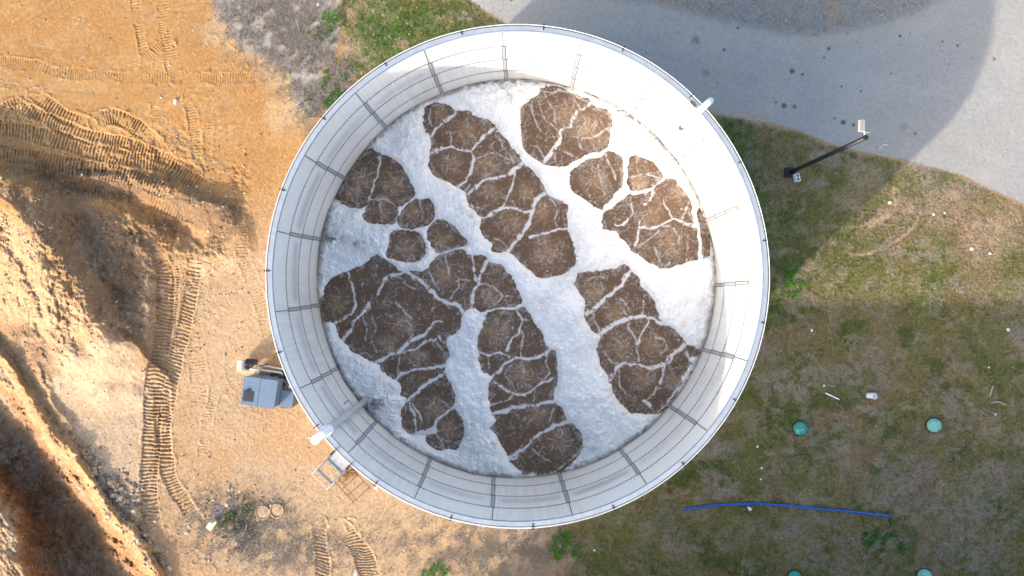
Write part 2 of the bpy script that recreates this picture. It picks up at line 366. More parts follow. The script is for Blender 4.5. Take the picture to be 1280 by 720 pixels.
# --- relief of the dig: mound, pit, ramps
def ridge(pts, hgt, w_l, w_r, seed=0):
    """asymmetric ridge: w_l is the fall-off width left of travel, w_r right"""
    xs = [p[0] for p in pts]; ys = [p[1] for p in pts]; pad = max(w_l, w_r) * 1.3 + 10
    W = win(min(xs) - pad, max(xs) + pad, min(ys) - pad, max(ys) + pad); x, y = X[W], Y[W]
    wx = x + (fbm(x, y, 30, seed + 1, 4) - .5) * 22; wy = y + (fbm(x, y, 30, seed + 2, 4) - .5) * 22
    best = np.full(x.shape, 1e9, np.float32); side = np.zeros_like(x)
    for (ax, ay), (bx, by) in zip(pts[:-1], pts[1:]):
        dd, _ = seg_dist(wx, wy, ax, ay, bx, by)
        cr = (bx - ax) * (wy - ay) - (by - ay) * (wx - ax)
        m = dd < best; best = np.where(m, dd, best); side = np.where(m, cr, side)
    ww = np.where(side < 0, w_l, w_r)
    h = np.clip(1 - best / ww, 0, 1); h = h * h * (3 - 2 * h) * .6 + h * .4
    return W, h * hgt
# mound west: crest runs down-right, steep face to the north-east (shaded), gentle to the south-west
W, h = ridge([(-120,170),(-20,235),(25,262),(60,310),(90,358),(118,392),(132,404)], 1.6, 66, 120, 3); Z[W] += h
W, h = ridge([(200,235),(255,262),(297,285),(290,310),(250,330)], .32, 30, 36, 5); Z[W] += h
W, h = ridge([(178,310),(184,360),(186,410)], .28, 12, 22, 6); Z[W] += h
W, h = ridge([(60,225),(130,235),(190,262),(230,290)], -.7, 30, 26, 7); Z[W] += h
W, h = ridge([(95,300),(130,345),(150,390)], -.9, 40, 34, 8); Z[W] += h
W, h = ridge([(-60,180),(30,232),(120,222),(200,228),(280,262)], .45, 12, 26, 9); Z[W] += h
# furrows washed down the mound's sunny side
W = win(-80, 160, 230, 500)
wx_ = (n2[W] - .5) * 34 + (n3[W] - .5) * 12
fr_ = fbm((X[W] * .30 + Y[W] * .95 + wx_) / 4.5, (-X[W] * .95 + Y[W] * .30 + wx_), 18, 77, 4, .5)
mk_ = ss(16, -16, poly_sdf(X[W], Y[W], [(-70,250),(10,275),(60,330),(100,390),(140,430),(60,470),(20,440),(-70,400)]))
Z[W] += mk_ * (fr_ - .5) * .60; blend(C[W], mk_ * ss(.56, .38, fr_) * .7, (.27, .165, .085))
# pit in the south-west
PIT = [(-400,330),(-40,400),(-5,452),(22,492),(52,535),(88,580),(128,634),(160,678),(192,722),(240,800),(300,900),(90,900),(48,745),(22,700),(6,650),(-30,600),(-400,480)]
W = win(-480, 380, 250, 980)
wx = X[W] + (n2[W] - .5) * 26 + (n3[W] - .5) * 9; wy = Y[W] + (fbm(X[W], Y[W], 34, 71, 5, .6) - .5) * 26
dp = poly_sdf(wx, wy, PIT)
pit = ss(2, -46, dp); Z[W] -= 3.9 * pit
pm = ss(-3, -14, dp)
rill = fbm((X[W] * .8 + Y[W] * .6) / 7, (-X[W] * .6 + Y[W] * .8) / 1.0, 9, 73, 4, .6)
Z[W] += pm * (1 - .5 * ss(-50, -75, dp)) * (rill - .5) * .5 + pm * (fbm(X[W], Y[W], 18, 74, 5, .6) - .5) * 1.1 + pm * (fbm(X[W], Y[W], 6, 76, 4, .65) - .5) * .4
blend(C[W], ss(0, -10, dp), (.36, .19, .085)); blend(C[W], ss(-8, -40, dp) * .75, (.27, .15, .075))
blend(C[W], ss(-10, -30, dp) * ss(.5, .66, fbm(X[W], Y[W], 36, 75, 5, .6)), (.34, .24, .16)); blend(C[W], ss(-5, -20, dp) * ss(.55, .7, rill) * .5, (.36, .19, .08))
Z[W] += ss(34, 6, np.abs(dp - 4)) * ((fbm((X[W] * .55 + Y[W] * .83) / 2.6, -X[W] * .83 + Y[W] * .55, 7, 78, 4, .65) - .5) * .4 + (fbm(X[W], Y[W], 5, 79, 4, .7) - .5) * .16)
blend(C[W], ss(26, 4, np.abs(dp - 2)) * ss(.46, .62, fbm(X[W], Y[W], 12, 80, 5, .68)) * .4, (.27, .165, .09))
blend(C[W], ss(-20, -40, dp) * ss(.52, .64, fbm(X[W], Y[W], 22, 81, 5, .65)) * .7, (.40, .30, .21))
for pts_, wd_, a_ in (([(-10,480),(20,520),(45,548)], 4, .5), ([(-5,560),(12,585),(28,615),(22,650)], 9, .6), ([(-10,600),(5,640),(15,690)], 14, .6), ([(60,690),(90,705),(130,715)], 14, .45), ([(45,640),(70,660),(85,690)], 6, .4), ([(-5,455),(22,492),(50,540),(84,590),(118,640)], 4, .55)):
    paint_line(pts_, wd_, (.44, .34, .25), a_, 19, 4, .2)
# lit lip beside the pit: small berm
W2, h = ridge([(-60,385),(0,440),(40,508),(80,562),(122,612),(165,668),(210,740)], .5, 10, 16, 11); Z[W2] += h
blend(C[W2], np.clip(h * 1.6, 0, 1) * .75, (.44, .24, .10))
W2, h = ridge([(35,455),(75,520),(110,575),(150,625),(200,700)], .22, 12, 12, 12); Z[W2] += h * ss(.3, .6, n3[W2])
# colours of the mound and dug area
paint_poly([(5,245),(60,235),(130,260),(200,300),(205,330),(185,360),(180,425),(140,425),(95,370),(60,310)], (.27, .175, .11), 20, 14, 26, 91, .8)  # north-east face of the mound: its shade painted in as brown
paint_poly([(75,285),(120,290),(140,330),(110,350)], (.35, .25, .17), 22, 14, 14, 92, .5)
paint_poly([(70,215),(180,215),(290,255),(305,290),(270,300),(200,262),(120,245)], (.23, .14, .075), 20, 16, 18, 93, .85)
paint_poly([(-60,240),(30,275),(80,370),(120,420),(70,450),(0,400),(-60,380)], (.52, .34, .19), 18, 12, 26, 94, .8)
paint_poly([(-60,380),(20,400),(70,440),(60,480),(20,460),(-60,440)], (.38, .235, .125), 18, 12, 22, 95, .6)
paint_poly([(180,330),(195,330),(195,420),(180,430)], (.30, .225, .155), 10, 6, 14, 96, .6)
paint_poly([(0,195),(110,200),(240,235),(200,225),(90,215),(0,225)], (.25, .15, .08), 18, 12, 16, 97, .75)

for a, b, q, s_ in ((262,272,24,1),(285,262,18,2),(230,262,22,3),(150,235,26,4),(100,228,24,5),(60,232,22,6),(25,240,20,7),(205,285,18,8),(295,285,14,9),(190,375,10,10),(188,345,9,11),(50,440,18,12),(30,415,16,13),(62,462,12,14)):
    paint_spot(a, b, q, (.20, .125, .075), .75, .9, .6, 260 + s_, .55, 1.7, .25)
# loose lumpy soil everywhere off the gravel
soil = (1 - gm) * (1 - rm)
fl = fbm(X, Y, 7, 21, 4, .65) - .5
digm = ss(300, 230, X) * ss(130, 190, Y) * ss(430, 330, Y - ss(140, 60, X) * 60) * .6 + ss(.62, .75, fbm(X, Y, 90, 44, 3)) * .12
smooth_ = .40 + .35 * ss(130, 260, Y)
crumb = ss(.60, .72, fbm(X, Y, 6, 23, 4, .7)) * .05
Z += soil * smooth_ * (fl * .020 + (n4 - .5) * .020 + (n5 - .5) * .018 + crumb * (.25 + digm * .8)) + soil * np.clip(digm, 0, 1) * ((n2 - .5) * .5 + (n3 - .5) * .35)
Z += gm * ((n2 - .5) * .12 + (n3 - .5) * .06 + (n4 - .5) * .035 + (n5 - .5) * .03) + rm * ((n4 - .5) * .010 + (n5 - .5) * .007 + (n3 - .5) * .012)
W = win(640, 1230, -420, 90); Z[W] += ss(3, -3, poly_sdf(X[W], Y[W], BED)) * ((n5[W] - .5) * .04 + (n4[W] - .5) * .035)

# --- machine tracks pressed in the soil
def track(pts, wd, sp=4.4, dep=.12, bar=.10, fade=1.0, seed=0, skew=0.0, tint=.18):
    pts = smooth_line(pts, 6); xs = [p[0] for p in pts]; ys = [p[1] for p in pts]
    W = win(min(xs) - wd - 4, max(xs) + wd + 4, min(ys) - wd - 4, max(ys) + wd + 4); x, y = X[W], Y[W]
    wx = x + (fbm(x, y, 22, seed + 5, 3) - .5) * 7; wy = y + (fbm(x, y, 22, seed + 6, 3) - .5) * 7
    best = np.full(x.shape, 1e9, np.float32); s_ = np.zeros_like(x); lat = np.zeros_like(x); acc = 0.0
    for a, b in zip(pts[:-1], pts[1:]):
        L = math.hypot(b[0] - a[0], b[1] - a[1])
        if L < 1e-6: continue
        dd, t = seg_dist(wx, wy, a[0], a[1], b[0], b[1]); m = dd < best
        cr = ((b[0] - a[0]) * (wy - a[1]) - (b[1] - a[1]) * (wx - a[0])) / L
        best = np.where(m, dd, best); s_ = np.where(m, acc + t * L, s_); lat = np.where(m, cr, lat); acc += L
    inside = ss(wd / 2 + 1.2, wd / 2 - .6, best) * ss(0, 26, s_ + (fbm(x, y, 6, seed + 17, 3) - .5) * 20) * ss(acc, acc - 26, s_ + (fbm(x, y, 6, seed + 18, 3) - .5) * 20)
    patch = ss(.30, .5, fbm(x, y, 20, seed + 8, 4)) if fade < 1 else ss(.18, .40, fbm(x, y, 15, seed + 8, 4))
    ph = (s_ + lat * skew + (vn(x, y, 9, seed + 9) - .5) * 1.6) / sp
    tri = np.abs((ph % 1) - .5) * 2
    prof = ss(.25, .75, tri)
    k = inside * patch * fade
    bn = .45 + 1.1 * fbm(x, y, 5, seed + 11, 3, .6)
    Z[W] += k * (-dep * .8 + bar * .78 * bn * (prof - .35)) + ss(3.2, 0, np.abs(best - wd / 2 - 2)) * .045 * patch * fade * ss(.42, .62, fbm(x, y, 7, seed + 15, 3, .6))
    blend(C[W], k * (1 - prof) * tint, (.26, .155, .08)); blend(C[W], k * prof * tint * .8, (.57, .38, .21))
T = track
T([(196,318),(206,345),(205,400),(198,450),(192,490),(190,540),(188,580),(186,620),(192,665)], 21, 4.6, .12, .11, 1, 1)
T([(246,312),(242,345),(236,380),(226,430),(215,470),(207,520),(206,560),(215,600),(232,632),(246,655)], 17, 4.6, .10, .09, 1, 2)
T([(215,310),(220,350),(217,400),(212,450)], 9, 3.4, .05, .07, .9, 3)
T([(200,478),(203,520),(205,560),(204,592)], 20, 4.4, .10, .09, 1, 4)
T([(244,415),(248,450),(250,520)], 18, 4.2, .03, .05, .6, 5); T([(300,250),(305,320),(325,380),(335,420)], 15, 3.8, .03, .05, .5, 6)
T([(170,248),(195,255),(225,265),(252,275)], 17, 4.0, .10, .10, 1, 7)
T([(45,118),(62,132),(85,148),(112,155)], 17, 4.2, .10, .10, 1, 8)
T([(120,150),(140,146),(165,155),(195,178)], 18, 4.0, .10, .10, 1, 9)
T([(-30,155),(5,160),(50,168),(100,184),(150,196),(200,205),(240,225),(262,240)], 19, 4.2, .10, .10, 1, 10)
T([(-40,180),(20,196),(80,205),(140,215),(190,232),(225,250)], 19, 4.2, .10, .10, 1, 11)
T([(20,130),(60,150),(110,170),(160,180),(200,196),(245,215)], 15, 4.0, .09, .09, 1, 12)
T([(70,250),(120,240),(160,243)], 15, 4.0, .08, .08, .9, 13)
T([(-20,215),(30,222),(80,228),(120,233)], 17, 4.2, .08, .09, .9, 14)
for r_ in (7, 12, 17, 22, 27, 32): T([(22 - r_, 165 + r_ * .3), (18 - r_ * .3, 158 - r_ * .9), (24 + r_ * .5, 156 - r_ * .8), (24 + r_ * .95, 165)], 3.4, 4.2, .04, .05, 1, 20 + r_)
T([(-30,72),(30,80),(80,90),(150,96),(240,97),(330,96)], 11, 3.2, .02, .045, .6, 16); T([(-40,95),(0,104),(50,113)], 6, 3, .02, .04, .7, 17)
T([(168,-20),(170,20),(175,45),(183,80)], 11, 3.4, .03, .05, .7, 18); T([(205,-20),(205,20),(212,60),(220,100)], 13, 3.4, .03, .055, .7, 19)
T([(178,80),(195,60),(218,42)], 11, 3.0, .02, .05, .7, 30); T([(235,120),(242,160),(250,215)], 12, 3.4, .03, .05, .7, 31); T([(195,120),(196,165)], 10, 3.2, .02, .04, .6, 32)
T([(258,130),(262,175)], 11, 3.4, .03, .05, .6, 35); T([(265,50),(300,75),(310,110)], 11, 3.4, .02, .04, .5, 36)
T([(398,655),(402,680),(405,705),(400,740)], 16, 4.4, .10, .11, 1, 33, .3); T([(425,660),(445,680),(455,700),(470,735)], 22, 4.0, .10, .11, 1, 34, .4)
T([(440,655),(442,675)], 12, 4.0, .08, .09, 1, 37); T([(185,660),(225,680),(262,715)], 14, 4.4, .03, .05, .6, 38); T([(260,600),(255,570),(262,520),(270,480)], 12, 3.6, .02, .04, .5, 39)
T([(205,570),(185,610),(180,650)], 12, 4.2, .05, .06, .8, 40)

dz = np.clip(ss(330, 280, X) * ss(190, 225, Y) * ss(345, 300, Y), 0, 1) * ss(.42, .6, fbm(X, Y, 30, 461, 4, .6))
Z += dz * soil * ((fbm(X, Y, 6, 462, 4, .7) - .5) * .38)
dz2 = ss(40, 70, X) * ss(200, 170, X) * ss(255, 285, Y) * ss(430, 400, Y)
Z += dz2 * ((fbm(X, Y, 14, 463, 5, .62) - .5) * .85)
# flatten soil under the tank plinth and the small yard objects
rt = np.hypot(X - 645, Y - 349); Z = np.where(rt < 242, np.minimum(Z, -.02), Z)
def flat(px, py, r):
    W = win(px - r * 1.6, px + r * 1.6, py - r * 1.6, py + r * 1.6)
    k = ss(r * 1.5, r, np.hypot(X[W] - px, Y[W] - py)); Z[W] = Z[W] * (1 - k) + k * soil[W] * ((n5[W] - .5) * .03 + (n4[W] - .5) * .03)
for a, b, r in ((326,490,26),(358,492,18), (1002,536,12), (1170,532,12), (995,735,14), (1158,735,14), (987,216,12), (327,642,12), (344,640,12), (1087,494,7)): flat(a, b, r)
def gz(px, py):
    return float(Z[min(max(np.searchsorted(gy, py), 0), len(gy) - 1), min(max(np.searchsorted(gx, px), 0), len(gx) - 1)])
soilness = (1 - rm) * (1 - gm)
va = .10 * rm + .30 * gm + .24 * soilness
C *= (1 - .12 * soilness - .06 * rm)[..., None]
C *= (1 + va * (n5 - .5) + va * (n4 - .5))[..., None]
cr1 = fbm(X, Y, 4.5, 451, 4, .7); cr2 = fbm(X, Y, 3.2, 452, 3, .7); big = ss(.40, .62, fbm(X, Y, 46, 453, 4, .6))
blend(C, soilness * ss(.60, .74, cr1) * (.10 + .42 * big), (.23, .15, .09))
blend(C, soilness * ss(.62, .76, cr2) * (.20 + .2 * big), (.60, .46, .30))
blend(C, soilness * ss(.56, .70, fbm(X, Y * 1.5, 26, 454, 5, .62)) * .30, (.38, .235, .12))
K = (H - Z) / F
far_ = ss(1500, 3000, np.hypot(X - 640, Y - 360)); Z *= (1 - far_)
V = np.stack([(X - 640) * K, -(Y - 360) * K, Z], -1).reshape(-1, 3)
ny, nx = X.shape; idx = np.arange(ny * nx).reshape(ny, nx)
Q = np.stack([idx[1:, :-1], idx[1:, 1:], idx[:-1, 1:], idx[:-1, :-1]], -1).reshape(-1, 4)
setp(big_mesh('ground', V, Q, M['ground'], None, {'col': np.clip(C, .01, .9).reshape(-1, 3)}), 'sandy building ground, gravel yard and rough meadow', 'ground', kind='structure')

# ------------------------------------------------------------------ tank
TX, TY, R, RIM, WZ = .25, .52, 11.17, 10.13, 2.04
tank = thing('storage_tank', (TX, TY, 0), 'huge round open-topped white panelled tank filled with brown foaming liquid', 'tank')
NP, A0 = 19, math.radians(93.5)
def ring_wall(name, z0, z1, rin, thick, rows, colf, m):
    na = NP * 36; a = np.linspace(0, 2 * np.pi, na, endpoint=False); zs = np.linspace(z0, z1, rows)
    Ai, Zi = np.meshgrid(a, zs); Vi = np.stack([rin * np.cos(Ai), rin * np.sin(Ai), Zi], -1).reshape(-1, 3)
    Vo = np.stack([(rin + thick) * np.cos(Ai), (rin + thick) * np.sin(Ai), Zi], -1).reshape(-1, 3)
    I = np.arange(rows * na).reshape(rows, na); I2 = np.roll(I, -1, 1); n0 = rows * na
    qi = np.stack([I[:-1], I[1:], I2[1:], I2[:-1]], -1).reshape(-1, 4)
    qo = np.stack([I[:-1], I2[:-1], I2[1:], I[1:]], -1).reshape(-1, 4) + n0
    qt = np.stack([I[-1], I[-1] + n0, I2[-1] + n0, I2[-1]], -1).reshape(-1, 4)
    qb = np.stack([I[0], I2[0], I2[0] + n0, I[0] + n0], -1).reshape(-1, 4)
    c = colf(Ai, Zi).reshape(-1, 3)
    return big_mesh(name, np.concatenate([Vi, Vo]), np.concatenate([qi, qo, qt, qb]), m, tank, {'col': np.concatenate([c, np.full_like(c, .62)])})
def wallcol(A, Zz):
    c = np.zeros(A.shape + (3,), np.float32); c[...] = (.78, .78, .765)
    u = A * 40 * R / 11; ph = ((A0 - A) / (2 * np.pi) * NP) % 1
    pk = np.floor(((A0 - A) / (2 * np.pi) * NP) % NP)
    cen = ss(.04, .16, ph) * ss(.97, .85, ph)
    am = .35 + .65 * vn(pk * 3.1, pk * 0 + 2, 1.0, 201)
    sm = cen * ss(.75, 0, np.abs(Zz - 6.35 - .25 * (vn(u, Zz, 14, 202) - .5))) * ss(.25, .75, fbm(u, Zz * 6, 16, 203, 4, .6) + .14) * am
    blend(c, np.clip(sm * .95, 0, .8), (.40, .41, .44))
    st = vn(u * 3.2, Zz * .6, 1.0, 204) * vn(u, Zz, 9, 205)      # runs down the plates
    blend(c, ss(.22, .6, st) * .30, (.52, .53, .55))
    lower = ss(4.2, 2.1, Zz)
    blend(c, lower * (.35 + .35 * vn(u, Zz, 8, 206)), (.71, .66, .57))
    blend(c, ss(2.75, 2.2, Zz + .3 * (vn(u, Zz, 5, 207) - .5)) * .5, (.52, .43, .32))
    blend(c, ss(2.32, 2.12, Zz + .12 * (vn(u, Zz, 2.0, 208) - .5)) * .9, (.10, .085, .065))
    return c
zb = [0, 3.80, 5.67, 7.57, RIM]
for i in range(4):
    o = ring_wall('wall_course', zb[i], zb[i + 1], R - .004, .05, int((zb[i + 1] - zb[i]) / .08), wallcol, M['wall'])
def ring_rect(name, r0, r1, z0, z1, m, par=tank, seg=240):
    return bobj(name, lathe(bmesh.new(), [(r0, z0), (r1, z0), (r1, z1), (r0, z1), (r0, z0)], seg), m, par)
ring_rect('top_flange', R - .215, R - .012, RIM + .004, RIM + .03, M['flange'])
ring_rect('flange_lip', R - .235, R - .218, RIM - .10, RIM + .04, M['lip'])
ring_rect('dark_gap_ring', R + .001 - .010, R + .022, RIM + .006, RIM + .034, M['edge'])  # dark ring added in place of the shaded gap outside the flange
bm = tube(bmesh.new(), [((R + .055) * math.cos(2*math.pi*k/240), (R + .055) * math.sin(2*math.pi*k/240), RIM + .05) for k in range(240)], .016, 6, closed=True)
bobj('rim_rail', bm, M['pvc'], tank, True)
ring_rect('foundation_ring', R + .06, R + .6, -.05, .18, M['conc'])
for k in range(NP):
    a = A0 - 2 * math.pi * k / NP
    # vertical lap joint: one thin line in the top course, twin lines with a small jog in each course below
    bm = bmesh.new()
    def strip(bm, da, wdt, z0, z1, r=R - .022, th=.012):
        aa = a + da / R; box(bm, (r * math.cos(aa), r * math.sin(aa), (z0 + z1) / 2), (th, wdt, z1 - z0), rz=aa)
    strip(bm, 0, .05, 7.62, RIM - .14, r=R - .010, th=.016)
    lap = bmesh.new()
    for ci, (z0, z1) in enumerate(((5.71, 7.60), (3.84, 5.69), (1.9, 3.82))):
        off = -.03 - .04 * ci
        strip(lap, off, .10, z0, z1, R - .020, .012)
        strip(bm, off - .08, .042, z0, z1, R - .026); strip(bm, off + .08, .042, z0, z1, R - .026)
    bobj('seam_line', bm, M['seam'], tank); bobj('lap_plate', lap, M['plate'], tank)
    ab = a + math.pi / NP
    bm = BX(((R - .03) * math.cos(ab), (R - .03) * math.sin(ab), RIM + .045), (.20, .045, .03), rz=ab)
    box(bm, ((R + .09) * math.cos(ab), (R + .09) * math.sin(ab), RIM + .03), (.10, .07, .06), rz=ab)
    bobj('rail_bracket', bm, M['dark'], tank)
for zj in zb[1:4]:
    bm = bmesh.new(); n = NP * 28
    for j in range(n):
        aa = A0 + 2 * math.pi * (j + .5) / n
        box(bm, ((R - .024) * math.cos(aa), (R - .024) * math.sin(aa), zj + .05), (.024, .055, .085), rz=aa)
    setp(bobj('bolt_row', bm, M['bolt'], tank), kind='stuff')

# ------------------------------------------------------------------ liquid and foam
st = .62
lx = np.arange(388, 900, st); lx, ly = np.meshgrid(lx, lx - 388 + 94); lx = lx.astype(np.float32); ly = ly.astype(np.float32)
BLOBS = [
 [(466,187),(477,192),(483,194),(497,204),(509,220),(519,241),(513,249),(505,254),(497,257),(488,251),(478,249),(468,250),(458,257),(452,260),(443,260),(434,258),(422,248),(422,242),(432,222),(440,208),(457,190)],
 [(454,270),(458,260),(470,250),(485,250),(496,257),(497,266),(495,278),(480,281),(466,279),(457,275)],
 [(497,280),(499,268),(506,258),(515,251),(525,249),(537,248),(542,256),(543,268),(538,278),(525,284),(508,285)],
 [(493,288),(507,287),(520,290),(527,296),(532,308),(530,318),(523,327),(512,328),(498,326),(485,322),(484,315),(486,302),(488,293)],
 [(533,288),(540,280),(548,275),(557,276),(567,283),(573,291),(582,298),(584,304),(578,308),(565,312),(548,316),(542,310),(536,302)],
 [(530,140),(532,134),(542,130),(552,129),(562,131),(567,135),(572,137),(587,140),(590,144),(603,150),(610,149),(620,159),(627,168),(637,180),(651,200),(656,208),(662,212),(677,231),(681,240),(689,246),(706,254),(710,260),(708,273),(709,283),(714,300),(721,327),(714,335),(706,342),(689,347),(672,345),(660,335),(639,317),(633,314),(616,315),(614,306),(605,294),(600,281),(602,273),(598,269),(587,258),(583,248),(581,240),(570,233),(560,227),(545,220),(537,207),(537,197),(539,188),(540,172),(532,163),(529,150)],
 [(677,110),(690,109),(707,113),(727,121),(736,125),(741,131),(757,136),(763,145),(766,156),(762,163),(762,172),(759,183),(747,190),(733,193),(720,200),(710,206),(695,207),(680,205),(672,200),(658,190),(653,182),(652,167),(652,150),(651,138),(657,130),(667,123),(676,114)],
 [(713,217),(723,208),(733,200),(747,198),(757,190),(762,188),(770,193),(778,200),(779,213),(780,220),(777,232),(770,240),(757,255),(750,260),(740,255),(727,246),(716,238),(713,228)],
 [(790,196),(795,195),(801,198),(810,200),(816,202),(823,210),(827,216),(828,223),(822,228),(817,232),(807,235),(790,238),(786,235),(785,225),(785,208),(787,200)],
 [(835,224),(843,224),(848,232),(857,240),(861,245),(863,253),(865,265),(867,278),(871,290),(872,305),(872,322),(857,328),(840,334),(827,335),(818,330),(807,325),(798,318),(792,315),(787,308),(777,297),(770,289),(760,287),(755,286),(754,272),(756,267),(765,260),(777,250),(783,245),(788,243),(807,241),(816,236),(824,229)],
 [(872,264),(875,264),(883,285),(887,300),(886,318),(879,321),(877,300),(874,280)],
 [(473,318),(480,324),(494,332),(500,339),(513,338),(523,340),(530,338),(536,333),(544,325),(548,318),(565,314),(578,312),(583,318),(591,318),(607,321),(610,325),(613,328),(628,332),(633,340),(643,353),(647,365),(652,373),(651,379),(640,384),(620,385),(608,387),(600,390),(592,386),(583,388),(578,394),(577,402),(575,410),(568,417),(558,422),(557,430),(558,442),(557,455),(557,467),(562,480),(567,493),(567,507),(570,513),(578,527),(579,547),(575,553),(571,562),(560,561),(547,562),(532,552),(532,545),(517,544),(505,537),(502,530),(502,513),(507,506),(510,498),(502,492),(501,480),(492,474),(485,470),(477,463),(472,455),(456,448),(440,438),(434,431),(425,422),(418,406),(407,400),(402,392),(402,380),(405,367),(410,353),(418,345),(428,340),(440,337),(453,332),(463,323)],
 [(610,391),(622,388),(642,388),(653,385),(662,392),(664,398),(670,407),(678,418),(681,432),(692,438),(695,443),(697,452),(697,473),(695,483),(691,500),(703,510),(707,522),(711,526),(720,533),(727,547),(726,563),(720,573),(703,587),(690,588),(678,591),(662,591),(655,591),(645,585),(638,578),(635,570),(627,558),(622,545),(613,537),(616,532),(621,525),(613,515),(612,497),(612,480),(616,473),(610,467),(603,466),(599,457),(598,438),(597,428),(602,413),(607,398)],
 [(717,353),(722,343),(727,341),(740,340),(755,337),(770,336),(777,332),(784,334),(792,343),(797,347),(800,355),(808,365),(818,375),(819,382),(823,392),(824,398),(835,407),(845,415),(855,425),(857,431),(863,433),(872,437),(872,441),(865,445),(862,448),(862,455),(858,463),(850,477),(843,493),(833,507),(820,517),(803,517),(787,515),(780,507),(769,497),(766,483),(760,472),(752,457),(747,443),(747,430),(750,422),(745,417),(735,405),(732,395),(732,383),(728,372),(722,363)],
]
